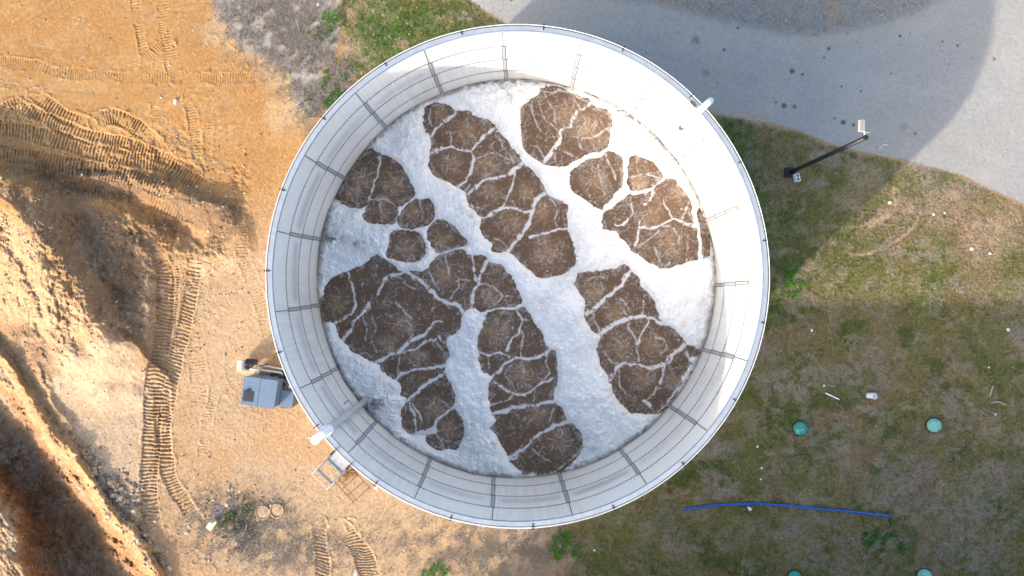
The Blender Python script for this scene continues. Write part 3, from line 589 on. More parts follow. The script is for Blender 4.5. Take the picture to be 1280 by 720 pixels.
LINES = [ # (width, points)
 (4,[(476,192),(474,205),(471,220),(466,235),(462,250)]),(3,[(462,250),(470,249),(485,251)]),(1.6,[(443,235),(445,250),(447,258)]),(1.6,[(468,215),(460,220),(450,222)]),(1.5,[(475,252),(476,265),(477,277)]),(2.5,[(485,251),(495,258),(497,268),(494,280)]),(2,[(523,250),(528,262),(526,275)]),
 (5,[(539,170),(548,158),(560,150),(567,143),(570,136)]),(5,[(539,190),(550,187),(563,185),(575,188),(588,188),(596,180),(606,170),(615,162),(622,163)]),(5,[(588,188),(592,198),(590,212),(586,222),(577,230),(570,234)]),
 (2.5,[(622,165),(627,177),(635,192),(643,205)]),(6,[(653,204),(643,212),(632,219),(615,223),(605,226),(594,235),(585,243)]),(3.2,[(643,212),(642,228),(637,238),(632,250),(630,258)]),(4.5,[(600,272),(610,270),(622,263),(630,260),(645,261),(655,266),(662,265)]),(2.5,[(640,250),(642,258)]),
 (6.5,[(683,240),(672,248),(666,260),(662,275),(655,288),(645,300),(638,310),(633,316)]),(4.5,[(662,296),(675,293),(690,289),(710,285)]),(2.5,[(689,248),(696,262),(694,275),(696,282)]),(2,[(617,297),(627,302),(634,309)]),(2,[(538,136),(537,150),(541,158)]),(2,[(605,152),(607,162),(604,168)]),(2,[(563,165),(565,175),(563,182)]),(2,[(595,200),(605,195),(620,192),(630,197),(642,203)]),(1.6,[(560,195),(553,208),(555,216)]),(2,[(587,230),(583,238)]),
 (6,[(681,206),(684,194),(694,184),(699,175),(700,165),(710,158),(718,145),(727,137),(737,130)]),(9,[(683,198),(692,186),(699,176),(700,168)]),(2,[(664,130),(666,142),(670,155),(678,164)]),(2,[(674,127),(677,142),(684,153),(697,163)]),(2.2,[(680,115),(684,125),(693,142),(694,153)]),(2.2,[(732,154),(724,165),(723,178),(728,187)]),(2.2,[(765,157),(750,166),(735,174),(722,172),(710,171)]),(2.2,[(700,188),(709,191),(717,195)]),(2,[(693,192),(694,203)]),(2.6,[(677,113),(688,115),(700,113),(715,116),(728,124),(738,131)]),(2,[(668,182),(675,187),(680,198)]),(1.6,[(715,120),(722,130),(727,136)]),
 (2.6,[(757,192),(762,205),(766,215),(770,224)]),(1.8,[(747,205),(748,218),(754,235),(755,243)]),(1.8,[(797,198),(798,215)]),(1.8,[(788,222),(802,218),(815,220),(826,222)]),(3,[(788,246),(790,262),(788,272)]),(4,[(768,282),(778,282),(785,274)]),(4,[(803,272),(799,282),(796,298),(793,312)]),(2.4,[(794,308),(803,304),(815,296),(824,288)]),(4,[(800,285),(815,285),(828,281),(838,276),(845,274),(855,280),(869,282)]),(5,[(850,276),(860,280),(869,283)]),(3,[(830,251),(835,262),(840,272)]),(2,[(862,255),(855,266),(853,272)]),(2.5,[(829,283),(840,285),(847,294),(847,305)]),(4,[(817,232),(817,240),(812,250),(805,256)]),(2,[(818,310),(823,322),(827,334)]),(2,[(860,295),(859,325)]),(2,[(790,262),(795,270),(803,274)]),(1.6,[(770,289),(776,300)]),
 (4,[(433,336),(438,350),(441,362),(444,378),(440,390),(430,398),(418,404)]),(6,[(480,350),(485,346),(497,343),(505,339)]),(4,[(482,348),(472,368)]),(6,[(462,378),(457,388),(445,400),(438,412),(429,425)]),(7,[(505,338),(518,346),(530,355),(540,365),(548,374),(560,378),(573,383),(582,392)]),(3,[(497,343),(503,350),(512,358),(522,362)]),
 (2.2,[(465,393),(470,410),(465,425),(472,440)]),(2.2,[(455,398),(458,412),(456,425)]),(3,[(494,378),(505,388),(513,397)]),(2.2,[(487,394),(497,402),(510,402),(516,415),(514,422)]),(7,[(468,454),(485,447),(500,438),(515,425),(530,418),(538,410)]),(3.5,[(538,410),(545,402),(553,402)]),(4,[(505,440),(520,436),(530,428),(545,424)]),(2.5,[(543,424),(550,433),(555,446)]),(5,[(493,476),(505,466),(520,462),(535,460),(558,456)]),(6.5,[(508,503),(520,492),(530,482),(545,473),(560,462)]),(2.2,[(500,444),(498,460),(498,470)]),(3.5,[(548,420),(556,428)]),(2,[(440,445),(455,440),(463,446)]),(2.5,[(425,397),(440,390)]),
 (4,[(512,505),(517,522),(520,545)]),(3.4,[(516,505),(524,520),(528,530)]),(5,[(569,507),(555,518),(545,528),(540,540)]),(12,[(518,546),(530,541),(541,538)]),(2.2,[(545,497),(555,503),(563,511)]),(3,[(545,545),(552,553),(556,562)]),(2,[(552,548),(562,553),(573,555)]),
 (4,[(591,316),(593,333),(595,350)]),(6,[(611,324),(603,340),(597,355),(592,368),(591,386)]),(3,[(546,318),(560,314),(582,307)]),(1.8,[(556,318),(560,335),(562,345)]),(2.2,[(570,352),(578,349),(588,351)]),(2.2,[(562,372),(572,360),(573,352)]),(3,[(600,355),(608,354),(620,362),(628,371),(617,381)]),(3,[(628,371),(640,371)]),(3,[(537,340),(542,352),(550,362)]),
 (4,[(598,441),(610,444),(625,442),(637,445)]),(3,[(609,445),(611,460)]),(4,[(645,388),(652,400),(650,413),(640,424),(636,435),(636,446)]),(3,[(652,414),(654,425),(650,447)]),(5,[(612,474),(625,463),(633,453),(645,447),(655,448),(670,446),(688,439)]),(6,[(682,444),(690,436)]),(4,[(618,478),(630,487),(645,494),(660,493),(675,481),(690,475)]),(3,[(612,506),(630,502),(640,495)]),(7,[(611,518),(625,516),(640,511),(655,509),(670,506),(693,501)]),(2,[(668,506),(668,490)]),(6.5,[(636,575),(645,565),(657,559),(668,547),(680,540),(692,532),(712,525)]),(2.4,[(690,510),(690,518),(686,526)]),(2.4,[(665,562),(675,570),(688,576)]),(3,[(705,580),(722,567),(726,558)]),(2.2,[(650,400),(662,399)]),(2.2,[(682,450),(686,465),(682,475)]),(2,[(640,455),(632,468),(640,480),(645,492)]),(9,[(640,573),(645,568)]),(3,[(695,588),(706,582)]),
 (7.5,[(789,336),(780,352),(770,363),(757,373),(745,383),(733,392)]),(7,[(748,420),(765,407),(775,402),(788,398),(800,396),(815,398),(825,402),(835,406)]),(3,[(806,368),(803,385),(801,396)]),(3,[(770,372),(778,385),(784,398)]),(2.5,[(740,392),(745,405),(750,415)]),(3,[(787,400),(787,412),(795,425),(797,440)]),(3.4,[(812,402),(803,415),(797,430),(798,450)]),(6,[(762,474),(770,462),(778,455),(790,455),(800,456),(815,459),(830,455),(840,445),(848,436),(859,430)]),(9,[(835,452),(845,440),(856,432)]),(2.4,[(775,463),(775,480),(783,492)]),(4,[(830,458),(827,475),(820,488),(808,500)]),(7,[(806,500),(812,506)]),(2.2,[(818,422),(830,424),(832,435),(825,445)]),(2,[(757,440),(762,450),(772,455)]),(1.8,[(735,350),(745,345),(758,348)]),(1.8,[(750,352),(754,362)]),(4,[(858,440),(863,450)]),(3.5,[(853,470),(846,486),(834,503),(822,513)]),(3,[(775,372),(784,382),(787,392)]),
]
CEN = [(450,225,13),(493,230,13),(478,263,9),(515,266,10),(508,313,12),(553,300,11),(552,142,9),(583,165,14),(565,205,11),(608,205,13),(612,240,11),(657,240,11),(637,278,12),(678,266,11),(682,315,15),(706,143,17),(734,163,15),(745,225,15),(798,228,9),(815,270,14),(838,303,15),(552,345,12),(612,372,10),(422,382,12),(506,405,14),(485,430,10),(521,447,9),(620,415,14),(652,472,15),(672,520,13),(697,552,14),(743,366,12),(770,391,11),(776,436,14),(815,432,15),(802,474,14),(840,476,10),(543,512,14),(560,535,12),(440,240,9),(850,240,8)]
d = np.full(lx.shape, 1e9, np.float32)
fx_ = lx + (fbm(lx, ly, 10, 301, 4, .65) - .5) * 5.5; fy_ = ly + (fbm(lx, ly, 10, 302, 4, .65) - .5) * 5.5
fx_ += (fbm(lx, ly, 3.2, 308, 3, .7) - .5) * 2.4; fy_ += (fbm(lx, ly, 3.2, 309, 3, .7) - .5) * 2.4
def lwin(xs, ys, pad):
    i0 = int(max(0, (min(xs) - pad - 388) / st)); i1 = int((max(xs) + pad - 388) / st) + 1
    j0 = int(max(0, (min(ys) - pad - 94) / st)); j1 = int((max(ys) + pad - 94) / st) + 1
    return np.s_[j0:j1, i0:i1]
for b in BLOBS:
    W = lwin([p[0] for p in b], [p[1] for p in b], 30); d[W] = np.minimum(d[W], poly_sdf(fx_[W], fy_[W], smooth_line(b + [b[0]], 3)[:-1]))
lace = np.zeros_like(lx); raised = np.zeros_like(lx)
wob = fbm(lx, ly, 7, 303, 4, .65); hole = fbm(lx, ly, 4.5, 304, 4, .7)
gx_ = lx + (fbm(lx, ly, 9, 305, 4, .6) - .5) * 6; gy_ = ly + (fbm(lx, ly, 9, 306, 4, .6) - .5) * 6
for wd, pts in LINES:
    q = smooth_line(pts, 4); W = lwin([p[0] for p in q], [p[1] for p in q], wd * 2 + 8)
    dd = np.full(lx[W].shape, 1e9, np.float32)
    for a, b in zip(q[:-1], q[1:]): dd = np.minimum(dd, seg_dist(gx_[W], gy_[W], a[0], a[1], b[0], b[1])[0])
    w_ = wd * (.12 + .30 * wob[W] * 1.6)
    core = ss(w_ + .5, w_ - 1.0, dd) * ss(.34, .52, hole[W] + (.10 if wd > 6 else .05))
    halo = ss(w_ * 1.7 + 1.2, w_ * .6, dd) * ss(.50, .66, hole[W]) * .42
    lace[W] = np.maximum(lace[W], np.maximum(core * (.95 if wd > 3 else .72), halo)); raised[W] = np.maximum(raised[W], core * min(1, wd / 6))
# fine skeins between the boils, curling round each boil
cd = np.full(lx.shape, 1e9, np.float32); cr_ = np.ones_like(lx); rise = np.zeros_like(lx); dome = np.zeros_like(lx); strand = np.zeros_like(lx)
for cx, cy, cr in CEN:
    r_ = np.hypot(gx_ - cx, gy_ - cy); m = r_ / cr < cd; cd = np.where(m, r_ / cr, cd); cr_ = np.where(m, cr, cr_)
    th_ = np.arctan2(gy_ - cy, gx_ - cx); pn = fbm((th_ + r_ * .03) * 5.5 * 4 + cx, r_ * .35 + cy, 4.0, 391, 3, .6); strand = np.maximum(strand, ss(.56, .70, pn) * np.exp(-((r_ / cr - .75) / .55) ** 2)) if True else strand; rise = np.maximum(rise, np.exp(-(r_ / (cr * .6)) ** 2)); dome = np.maximum(dome, np.exp(-(r_ / (cr * .9)) ** 2))
def veins(sc_, seed, wth):
    a = fbm(gx_, gy_, sc_, seed, 3, .55) - .5; return np.exp(-(a / wth) ** 2)
rad0 = veins(22, 322, .0045) * ss(.40, .52, fbm(lx, ly, 18, 323, 3)) * 1.3 + veins(13, 324, .006) * ss(.46, .58, fbm(lx, ly, 15, 325, 3)) + veins(8, 326, .009) * ss(.50, .62, fbm(lx, ly, 22, 327, 3)) * .7
rad = veins(17, 311, .006) * ss(.46, .62, fbm(lx, ly, 24, 312, 3)) + veins(11, 313, .012) * ss(.5, .64, fbm(lx, ly, 20, 314, 3)) * .8
rings = np.exp(-((((cd * cr_ + 3 * fbm(gx_, gy_, 10, 315, 3)) / 6.5) % 1 - .5) / .11) ** 2) * ss(.50, .66, fbm(lx, ly, 10, 316, 3, .6)) * ss(2.4, 1.0, cd)
speck = ss(.74, .86, vn(lx, ly, 1.7, 317)) * ss(.48, .66, fbm(lx, ly, 16, 318, 3))
curd = ss(.57, .64, fbm(gx_, gy_, 6, 320, 5, .7)) * ss(.50, .62, fbm(lx, ly, 30, 321, 3)) * ss(.35, .9, cd)
edge_f = ss(-7, -1, d + (hole - .5) * 6) * ss(.50, .60, fbm(lx, ly, 5, 319, 4, .7)) * .7
lace = np.clip(np.maximum.reduce([lace, rad0 * .50, rad * .40, strand * .30, rings * .20, speck * .26, curd * .07, edge_f * .45]), 0, 1)
# liquid surface
K = (H - WZ) / F
wz = WZ + dome * .06 + (fbm(lx, ly, 9, 331, 4, .6) - .5) * .05 + lace * .015 - ss(6, -14, d) * .0
WX = (lx - 640) * K; WY = -(ly - 360) * K
rr = np.hypot(WX - TX, WY - TY)
lc = np.zeros(lx.shape + (3,), np.float32); lc[...] = (.150, .097, .065)
blend(lc, ss(.35, .7, fbm(lx, ly, 26, 341, 4, .6)) * .5, (.18, .108, .062))
blend(lc, dome * .6, (.30, .180, .092)); blend(lc, rise * ss(.25, .75, fbm(gx_, gy_, 6, 342, 5, .75)) * .5, (.34, .235, .145))
blend(lc, ss(1.8, .3, cd) * ss(.48, .75, fbm(lx, ly, 3.5, 343, 4, .75)) * .40, (.30, .215, .15))
blend(lc, lace, (.74, .715, .70))
keep = rr < R - .004
def submesh(name, zc, keepv, col, m, **kw):
    ny, nx = lx.shape; I = np.arange(ny * nx).reshape(ny, nx)
    kf = keepv[1:, :-1] & keepv[1:, 1:] & keepv[:-1, 1:] & keepv[:-1, :-1]
    q = np.stack([I[1:, :-1], I[1:, 1:], I[:-1, 1:], I[:-1, :-1]], -1)[kf]
    used = np.unique(q); rem = np.full(ny * nx, -1); rem[used] = np.arange(len(used))
    V = np.stack([WX, WY, zc], -1).reshape(-1, 3)[used]
    return big_mesh(name, V, rem[q], m, None, {'col': col.reshape(-1, 3)[used]})
M['liquid'] = attr_mat('brown_liquor', .5, ((20, .14), (70, .14)), .3, 14, spec=.10)
setp(submesh('water', wz, keep | (rr < R + .03), lc, M['liquid']), 'brown churning liquid inside the round tank', 'water', kind='structure')
# thick foam bank
lump = fbm(lx, ly, 26, 351, 4, .55); bil = np.abs(fbm(lx, ly, 11, 352, 4, .6) - .5) * 2; bil2 = np.abs(fbm(lx, ly, 4.5, 353, 3, .6) - .5) * 2
up = ss(-.2, 1.5, d) * .07 + ss(0, 7, d) * .15 + ss(0, 22, d) * .10
amod = ss(.35, .65, fbm(lx, ly, 34, 357, 4, .6)); fz = WZ + up * (.45 + .9 * lump) + ss(0, 6, d) * ((.10 + .24 * amod) * (.5 - bil) + (.04 + .16 * amod) * (.5 - bil2) + .06 * (vn(lx, ly, 2.0, 354) - .5)) - ss(1.2, -2.5, d) * .12
fz = np.maximum(fz, WZ - .10)
wallg = ss(R - .42, R - .02, rr); fz -= wallg * .12
# cracks where rafts of foam meet
for pts, wd, dep in (([(622,103),(632,112),(640,122),(639,135)], 3, .10), ([(718,300),(712,318),(708,330)], 4, .10), ([(778,325),(784,332),(789,340)], 3, .1), ([(738,262),(750,258),(757,275)], 2.5, .12), ([(553,432),(562,446),(568,452)], 5, .2), ([(440,505),(455,512),(470,500)], 3, .2), ([(494,490),(504,497),(508,505)], 4, .12), ([(655,205),(668,218),(684,240)], 3, .08), ([(600,330),(620,318),(636,318)], 3, .05), ([(690,215),(700,212),(712,214)], 3, .08), ([(830,205),(838,212),(845,214)], 3, .06), ([(757,265),(748,285),(735,300),(728,330)], 2.4, .07), ([(480,300),(465,320)], 2, .04)):
    q = smooth_line(pts, 4); W = lwin([p[0] for p in q], [p[1] for p in q], 12); dd = np.full(lx[W].shape, 1e9, np.float32)
    for a, b in zip(q[:-1], q[1:]): dd = np.minimum(dd, seg_dist(gx_[W], gy_[W], a[0], a[1], b[0], b[1])[0])
    fz[W] -= np.exp(-(dd / wd) ** 2) * dep
fc = np.zeros_like(lc); fc[...] = (.92, .915, .90)
blend(fc, ss(.45, .72, fbm(lx, ly, 40, 361, 4)) * .35, (.74, .75, .76))
blend(fc, ss(.52, .72, fbm(lx, ly, 7, 362, 4, .65)) * .22, (.68, .68, .67)); blend(fc, ss(.58, .74, fbm(lx, ly, 22, 363, 6, .7)) * .35, (.66, .63, .58))
def dirt(px, py, rx, ry, amt, col, rot=0.0, sd=0):
    ca, sa = math.cos(rot), math.sin(rot); u = ((lx - px) * ca + (ly - py) * sa) / rx; v = (-(lx - px) * sa + (ly - py) * ca) / ry
    m = np.exp(-(u * u + v * v)) * ss(.38, .62, fbm(lx, ly, 5, 370 + sd, 4, .7)); blend(fc, np.clip(m * amt, 0, 1), col)
dirt(415, 298, 20, 7, 1.0, (.27, .23, .18), .15, 1); dirt(408, 288, 9, 16, .9, (.40, .35, .30), 0, 2); dirt(448, 306, 12, 5, .9, (.33, .29, .22), .3, 3); dirt(402, 320, 5, 24, .8, (.45, .42, .39), 0, 4)
dirt(452, 497, 22, 10, 1.0, (.20, .18, .16), .6, 5); dirt(470, 505, 12, 6, .9, (.25, .22, .2), -.4, 6); dirt(640, 122, 5, 18, .8, (.40, .35, .28), -.1, 7); dirt(632, 106, 12, 5, .6, (.5, .48, .44), 0, 8)
dirt(405, 340, 5, 16, .5, (.5, .47, .43), 0, 9); dirt(825, 185, 5, 14, .6, (.45, .46, .46), -.6, 10); dirt(500, 510, 20, 8, .35, (.5, .5, .52), .7, 11); dirt(745, 590, 4, 3, .3, (.4, .4, .4), 0, 12)
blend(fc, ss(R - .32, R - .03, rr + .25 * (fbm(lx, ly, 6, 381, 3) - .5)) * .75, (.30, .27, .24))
blend(fc, ss(3.0, -.5, d) * .30, (.63, .63, .65))
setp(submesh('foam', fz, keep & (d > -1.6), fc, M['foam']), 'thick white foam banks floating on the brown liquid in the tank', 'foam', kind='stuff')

# ------------------------------------------------------------------ pipes over the rim
def rim_pipe(name, ang, label, rad, zin, m_in, m_out, arch, out_len):
    t = thing(name, (TX + R * math.cos(ang), TY + R * math.sin(ang), RIM), label, 'pipe', None, ang)   # local +x points outward
    tb = RIM + arch
    pts = []
    for k in range(9):                                             # inner elbow
        a_ = math.pi / 2 * k / 8; pts.append((-.34 - .30 + .30 * (math.sin(a_)), 0, arch - .30 + .30 * 0 + .0))
    inn = [(-.40, 0, zin - RIM), (-.40, 0, arch - .34)]
    el = [(-.40 + .34 * (1 - math.cos(a_)), 0, arch - .34 + .34 * math.sin(a_)) for a_ in [math.pi / 2 * k / 8 for k in range(9)]]
    top = el + [(out_len - .34, 0, arch)]
    el2 = [(out_len - .34 + .34 * math.sin(a_), 0, arch - .34 * (1 - math.cos(a_))) for a_ in [math.pi / 2 * k / 8 for k in range(1, 9)]]
    bobj('inner_leg', tube(bmesh.new(), inn, rad, 20), m_in, t, True)
    bobj('bend', tube(bmesh.new(), top + el2, rad * 1.04, 20), m_out, t, True)
    bobj('outer_leg', tube(bmesh.new(), [(out_len, 0, arch - .35), (out_len, 0, -RIM + .05)], rad, 20), m_out, t, True)
    for p in ((-.40, 0, arch - .36), (out_len, 0, arch - .37)):
        bobj('collar', tube(bmesh.new(), [(p[0], p[1], p[2] - .04), (p[0], p[1], p[2] + .04)], rad * 1.28, 20), M['galv'], t, False)
    bobj('clamp', BX((-.20, 0, .05), (.36, .5, .03)), M['galv'], t)
    return t
angp = math.atan2(-(541 - 345.5), 405 - 647)
rp = rim_pipe('inlet_pipe', angp, 'weathered grey pipe dropping into the foam over the rim, lower left of the tank', .17, 1.6, M['pipegrey'], M['pvc'], .38, .42)
bobj('wall_bracket', BX((-.2, -.55, -5.2), (.32, .05, .05)), M['seam'], rp)
ang2 = math.atan2(-(136 - 345.5), 877 - 647)
t = thing('overflow_pipe', (TX + R * math.cos(ang2), TY + R * math.sin(ang2), RIM), 'short white pipe bent over the sunlit rim beside the gravel yard', 'pipe', None, ang2)
pts = [(-.42, 0, -2.1), (-.42, 0, .0)] + [(-.42 + .34 * (1 - math.cos(a_)), 0, .34 * math.sin(a_)) for a_ in [math.pi / 2 * k / 8 for k in range(1, 9)]] + [(.10, 0, .34)] + [(.10 + .34 * math.sin(a_), 0, .34 * math.cos(a_)) for a_ in [math.pi / 2 * k / 8 for k in range(1, 9)]] + [(.44, 0, -.2)]
bobj('bend', tube(bmesh.new(), pts, .15, 20), M['pvc'], t, True)
bobj('outer_leg', tube(bmesh.new(), [(.44, 0, -.2), (.44, 0, -RIM + .05)], .15, 20), M['pvc'], t, True)
bobj('rusty_end', tube(bmesh.new(), [(-.40, 0, -2.11), (-.40, 0, -2.75)], .13, 14), M['rust'], t, True)
bobj('clamp', BX((-.22, .42, .04), (.10, .32, .05)), M['rust'], t)

# ------------------------------------------------------------------ access platform with ladder (rim height)
PZ = 9.35
c0 = P(416, 585, PZ); ra = math.atan2(c0[1] - TY, c0[0] - TX)
t = thing('access_platform', (TX + (R + .15) * math.cos(ra), TY + (R + .15) * math.sin(ra), 0), 'small steel grating platform with open ladder hatch at the lower left rim', 'platform', None, ra)
gr = bmesh.new()
for k in range(15): box(gr, (.06 + k * .042, 0, PZ), (.022, .88, .03))
for k in range(22): box(gr, (.35, -.43 + k * .041, PZ - .004), (.64, .018, .02))
bobj('grating', gr, M['galv'], t)
fr = bmesh.new()
for y_ in (-.47, .47): box(fr, (.68, y_, PZ - .03), (1.40, .06, .16))
for x_ in (.02, .70, 1.38): box(fr, (x_, 0, PZ - .03), (.06, .88, .16))
bobj('frame', fr, M['cab'], t)
rl = bmesh.new()
for z_ in (.9,):
    tube(rl, [(.05, -.47, PZ + z_), (1.36, -.47, PZ + z_), (1.36, .47, PZ + z_), (.05, .47, PZ + z_)], .022, 8)
for x_, y_ in ((.7, -.47), (1.36, -.47), (1.36, .47), (.7, .47)): tube(rl, [(x_, y_, PZ), (x_, y_, PZ + .9)], .022, 8)
bobj('guard_rail', rl, M['galv'], t, True)
for y_ in (-.47, .47): bobj('rail_post', BX((.04, y_, PZ + .55), (.09, .09, 1.15)), M['dark'], t)
ld_ = bmesh.new()
for y_ in (-.2, .2): tube(ld_, [(.78, y_, .1), (.78, y_, PZ + .9)], .022, 8)
for k in range(31): tube(ld_, [(.78, -.2, .3 + .3 * k), (.78, .2, .3 + .3 * k)], .014, 6)
bobj('ladder', ld_, M['galv'], t, True)
sp_ = bmesh.new()
for y_ in (-.46, .46): tube(sp_, [(.0, y_, PZ - 1.1), (1.1, y_, PZ - .1)], .03, 8)
bobj('strut', sp_, M['galv'], t, True)

# ------------------------------------------------------------------ plant cabinets west of the tank
def quad_center(q, z):
    w_ = [P(a, b, z) for a, b in q]; return (sum(a for a, _ in w_) / 4, sum(b for _, b in w_) / 4), w_
hz = 1.9
q = [(305,470), (347,476), (343,511), (300.5,505.5)]
(cx, cy), ws = quad_center(q, hz)
e = Vector((ws[1][0] - ws[0][0], ws[1][1] - ws[0][1])); sx_, sy_ = e.length, (Vector(ws[3]) - Vector(ws[0])).length; rz = math.atan2(e.y, e.x)
t = thing('equipment_cabinet', (cx, cy, 0), 'large blue-grey sheet metal cabinet with a dark square roof vent', 'cabinet', None, rz)
bobj('housing', BX((0, 0, hz / 2 - .03), (sx_ - .1, sy_ - .1, hz - .14)), M['cab'], t, bevel=.01)
rf = BX((-sx_ * .25 - .004, 0, hz - .03), (sx_ * .5 - .01, sy_, .08)); box(rf, (sx_ * .25 + .004, 0, hz - .027), (sx_ * .5 - .01, sy_, .08)); bobj('roof', rf, M['cab2'], t, bevel=.008)
vt = bmesh.new()
for k in range(9): box(vt, (-sx_ * .30, -sy_ * .18 - .26 + k * .065, hz + .045), (.54, .02, .02))
box(vt, (-sx_ * .30, -sy_ * .18, hz + .022), (.60, .60, .022)); bobj('roof_vent', vt, M['vent'], t)
bobj('vent_hood', BX((-sx_ * .30, -sy_ * .18 + .37, hz + .03), (.22, .08, .05)), M['dark'], t)
bobj('door', BX((sx_ * .1, sy_ / 2 - .03, hz * .48), (.8, .03, 1.6)), M['cab2'], t)
for x_ in (-sx_ * .4, sx_ * .4): bobj('skid', BX((x_, 0, .04), (.12, sy_ - .12, .09)), M['dark'], t)
hz2 = .95
q = [(351,487), (367,490), (366,511), (348,508)]
(cx2, cy2), ws = quad_center(q, hz2)
t2 = thing('pump_box', (cx2, cy2, 0), 'smaller low blue-grey box between the big cabinet and the tank', 'box', None, rz)
s2x, s2y = (Vector(ws[1]) - Vector(ws[0])).length, (Vector(ws[3]) - Vector(ws[0])).length
bobj('body', BX((0, 0, hz2 / 2 - .02), (s2x - .06, s2y - .06, hz2 - .08)), M['cab'], t2, bevel=.01)
bobj('lid', BX((0, 0, hz2 - .02), (s2x, s2y, .05)), M['cab2'], t2, bevel=.01)
bobj('hinge', BX((-s2x * .1, -s2y * .52, hz2 - .06), (.3, .03, .06)), M['dark'], t2)
# pipe rack, blower and timber north of the cabinet
cx3, cy3 = P(322, 461, .5)
t3 = thing('pipe_manifold', (cx3, cy3, 0), 'jumble of dark and galvanised pipes and valves behind the blue-grey cabinet', 'pipework', None, rz)
pm_ = bmesh.new()
tube(pm_, [(-.6, -.05, .5), (0, -.05, .5), (1.4, -.05, .5), (1.75, -.4, .5)], .07, 10)
tube(pm_, [(-.4, .18, .3), (.7, .18, .3), (1.9, .12, .3)], .06, 10)
for x_ in (.0, .6, 1.2): tube(pm_, [(x_, -.05, .05), (x_, -.05, .5)], .05, 8)
bobj('pipe_run', pm_, M['galv'], t3, True)
for x_, y_ in ((-.5, .05), (-.3, .22), (1.45, -.3), (1.7, -.65), (1.3, -.75), (1.0, -.2)):
    bobj('valve', lathe(bmesh.new(), [(0, .05), (.07, .05), (.07, .70), (.15, .71), (.15, .75), (.0, .77)], 14, (x_, y_, 0)), M['dark'], t3)
bobj('gauge_panel', BX((-.88, .10, .62), (.22, .62, .90), rz=.1), M['white'], t3, bevel=.01)
bobj('motor', tube(bmesh.new(), [(-.68, .34, .55), (-.1, .40, .55)], [.17, .17], 14), M['dark'], t3)
bobj('timber', BX((-.35, -.20, .85), (.9, .16, .08), rz=.28), M['tan'], t3)
cx4, cy4 = P(364, 470, .4)
t4 = thing('blower_unit', (cx4, cy4, 0), 'dark blower motor tucked between the cabinets and the tank wall', 'machine', None, rz)
bobj('motor', tube(bmesh.new(), [(-.4, 0, .45), (.35, 0, .45)], .26, 18), M['dark'], t4)
bobj('fan_housing', lathe(bmesh.new(), [(.0, 0), (.34, 0), (.34, .3), (.0, .3)], 20, (.0, -.55, .2)), M['greyplastic'], t4)
bobj('base_frame', BX((0, -.2, .10), (1.0, 1.2, .16)), M['dark'], t4)
bobj('supply_pipe', tube(bmesh.new(), smooth_line([(.1, -.55, .5), (.15, -.55, .9), (.5, -.5, 1.0), (.9, -.4, 1.0)], 4), .07, 10), M['pvc'], t4, True)
# lean timber props that throw the long shadow to the north-east
cx5, cy5 = P(334, 455)
t5 = thing('timber_prop', (cx5, cy5, 0), 'thin bent conduit post standing behind the pipework', 'post')
bobj('post', tube(bmesh.new(), [(0, 0, 0), (.02, 0, 1.5), (.0, .02, 1.6)], .03, 8), M['dark'], t5, True)

# ------------------------------------------------------------------ floodlight mast
bx_, by_ = P(987, 216); tz = 9.0
tx_, ty_ = P(1082, 172, tz)
t = thing('floodlight_mast', (bx_, by_, 0), 'tall black mast with a cream floodlight at the edge of the gravel yard', 'lamp post')
bobj('mast', tube(bmesh.new(), [(0, 0, 0), (tx_ - bx_, ty_ - by_, tz)], [.12, .10], 16), M['dark'], t, True)
bobj('top_cap', lathe(bmesh.new(), [(0, 0), (.12, 0), (.12, .06), (0, .09)], 16, (tx_ - bx_, ty_ - by_, tz - .02)), M['dark'], t)
bobj('foot_plate', BX((-.05, 0, .12), (.55, .55, .22)), M['dark'], t)
hx, hy = P(1076, 157.5, tz); hx -= bx_; hy -= by_
bobj('arm', tube(bmesh.new(), [(tx_ - bx_, ty_ - by_, tz - .05), (tx_ - bx_ - .03, ty_ - by_ + .28, tz - .02), (hx + .1, hy - .2, tz)], .045, 8), M['light'], t, True)
head = bobj('lamp_head', BX((hx, hy, tz + .02), (.22, .55, .14), rz=-.03), M['light'], t, bevel=.015)
fin = bmesh.new()
for k in range(5): box(fin, (hx - .09 + k * .05, hy, tz + .105), (.008, .52, .05), rz=-.03)
bobj('cooling_fin', fin, M['lens'], head)
bobj('side_plate', BX((hx + .17, hy - .02, tz - .02), (.07, .40, .05)), M['light'], t, bevel=.01)
bobj('cross_arm', tube(bmesh.new(), [(tx_ - bx_ - .12, ty_ - by_ + .26, tz), (tx_ - bx_ + .22, ty_ - by_ + .22, tz)], .02, 6), M['lens'], t, True)
jb = bobj('junction_box', BX((.12, -.42, .75), (.26, .48, .30), rz=.25), M['white'], t, bevel=.01)
bobj('socket', BX((.10, -.32, .92), (.10, .12, .03), rz=.25), M['dark'], jb); bobj('socket', BX((.14, -.52, .92), (.10, .12, .03), rz=.25), M['dark'], jb)
bobj('conduit', tube(bmesh.new(), [(.30, -.5, .02), (.45, -.35, .3), (.42, -.3, .5)], .02, 6), M['galv'], t, True)

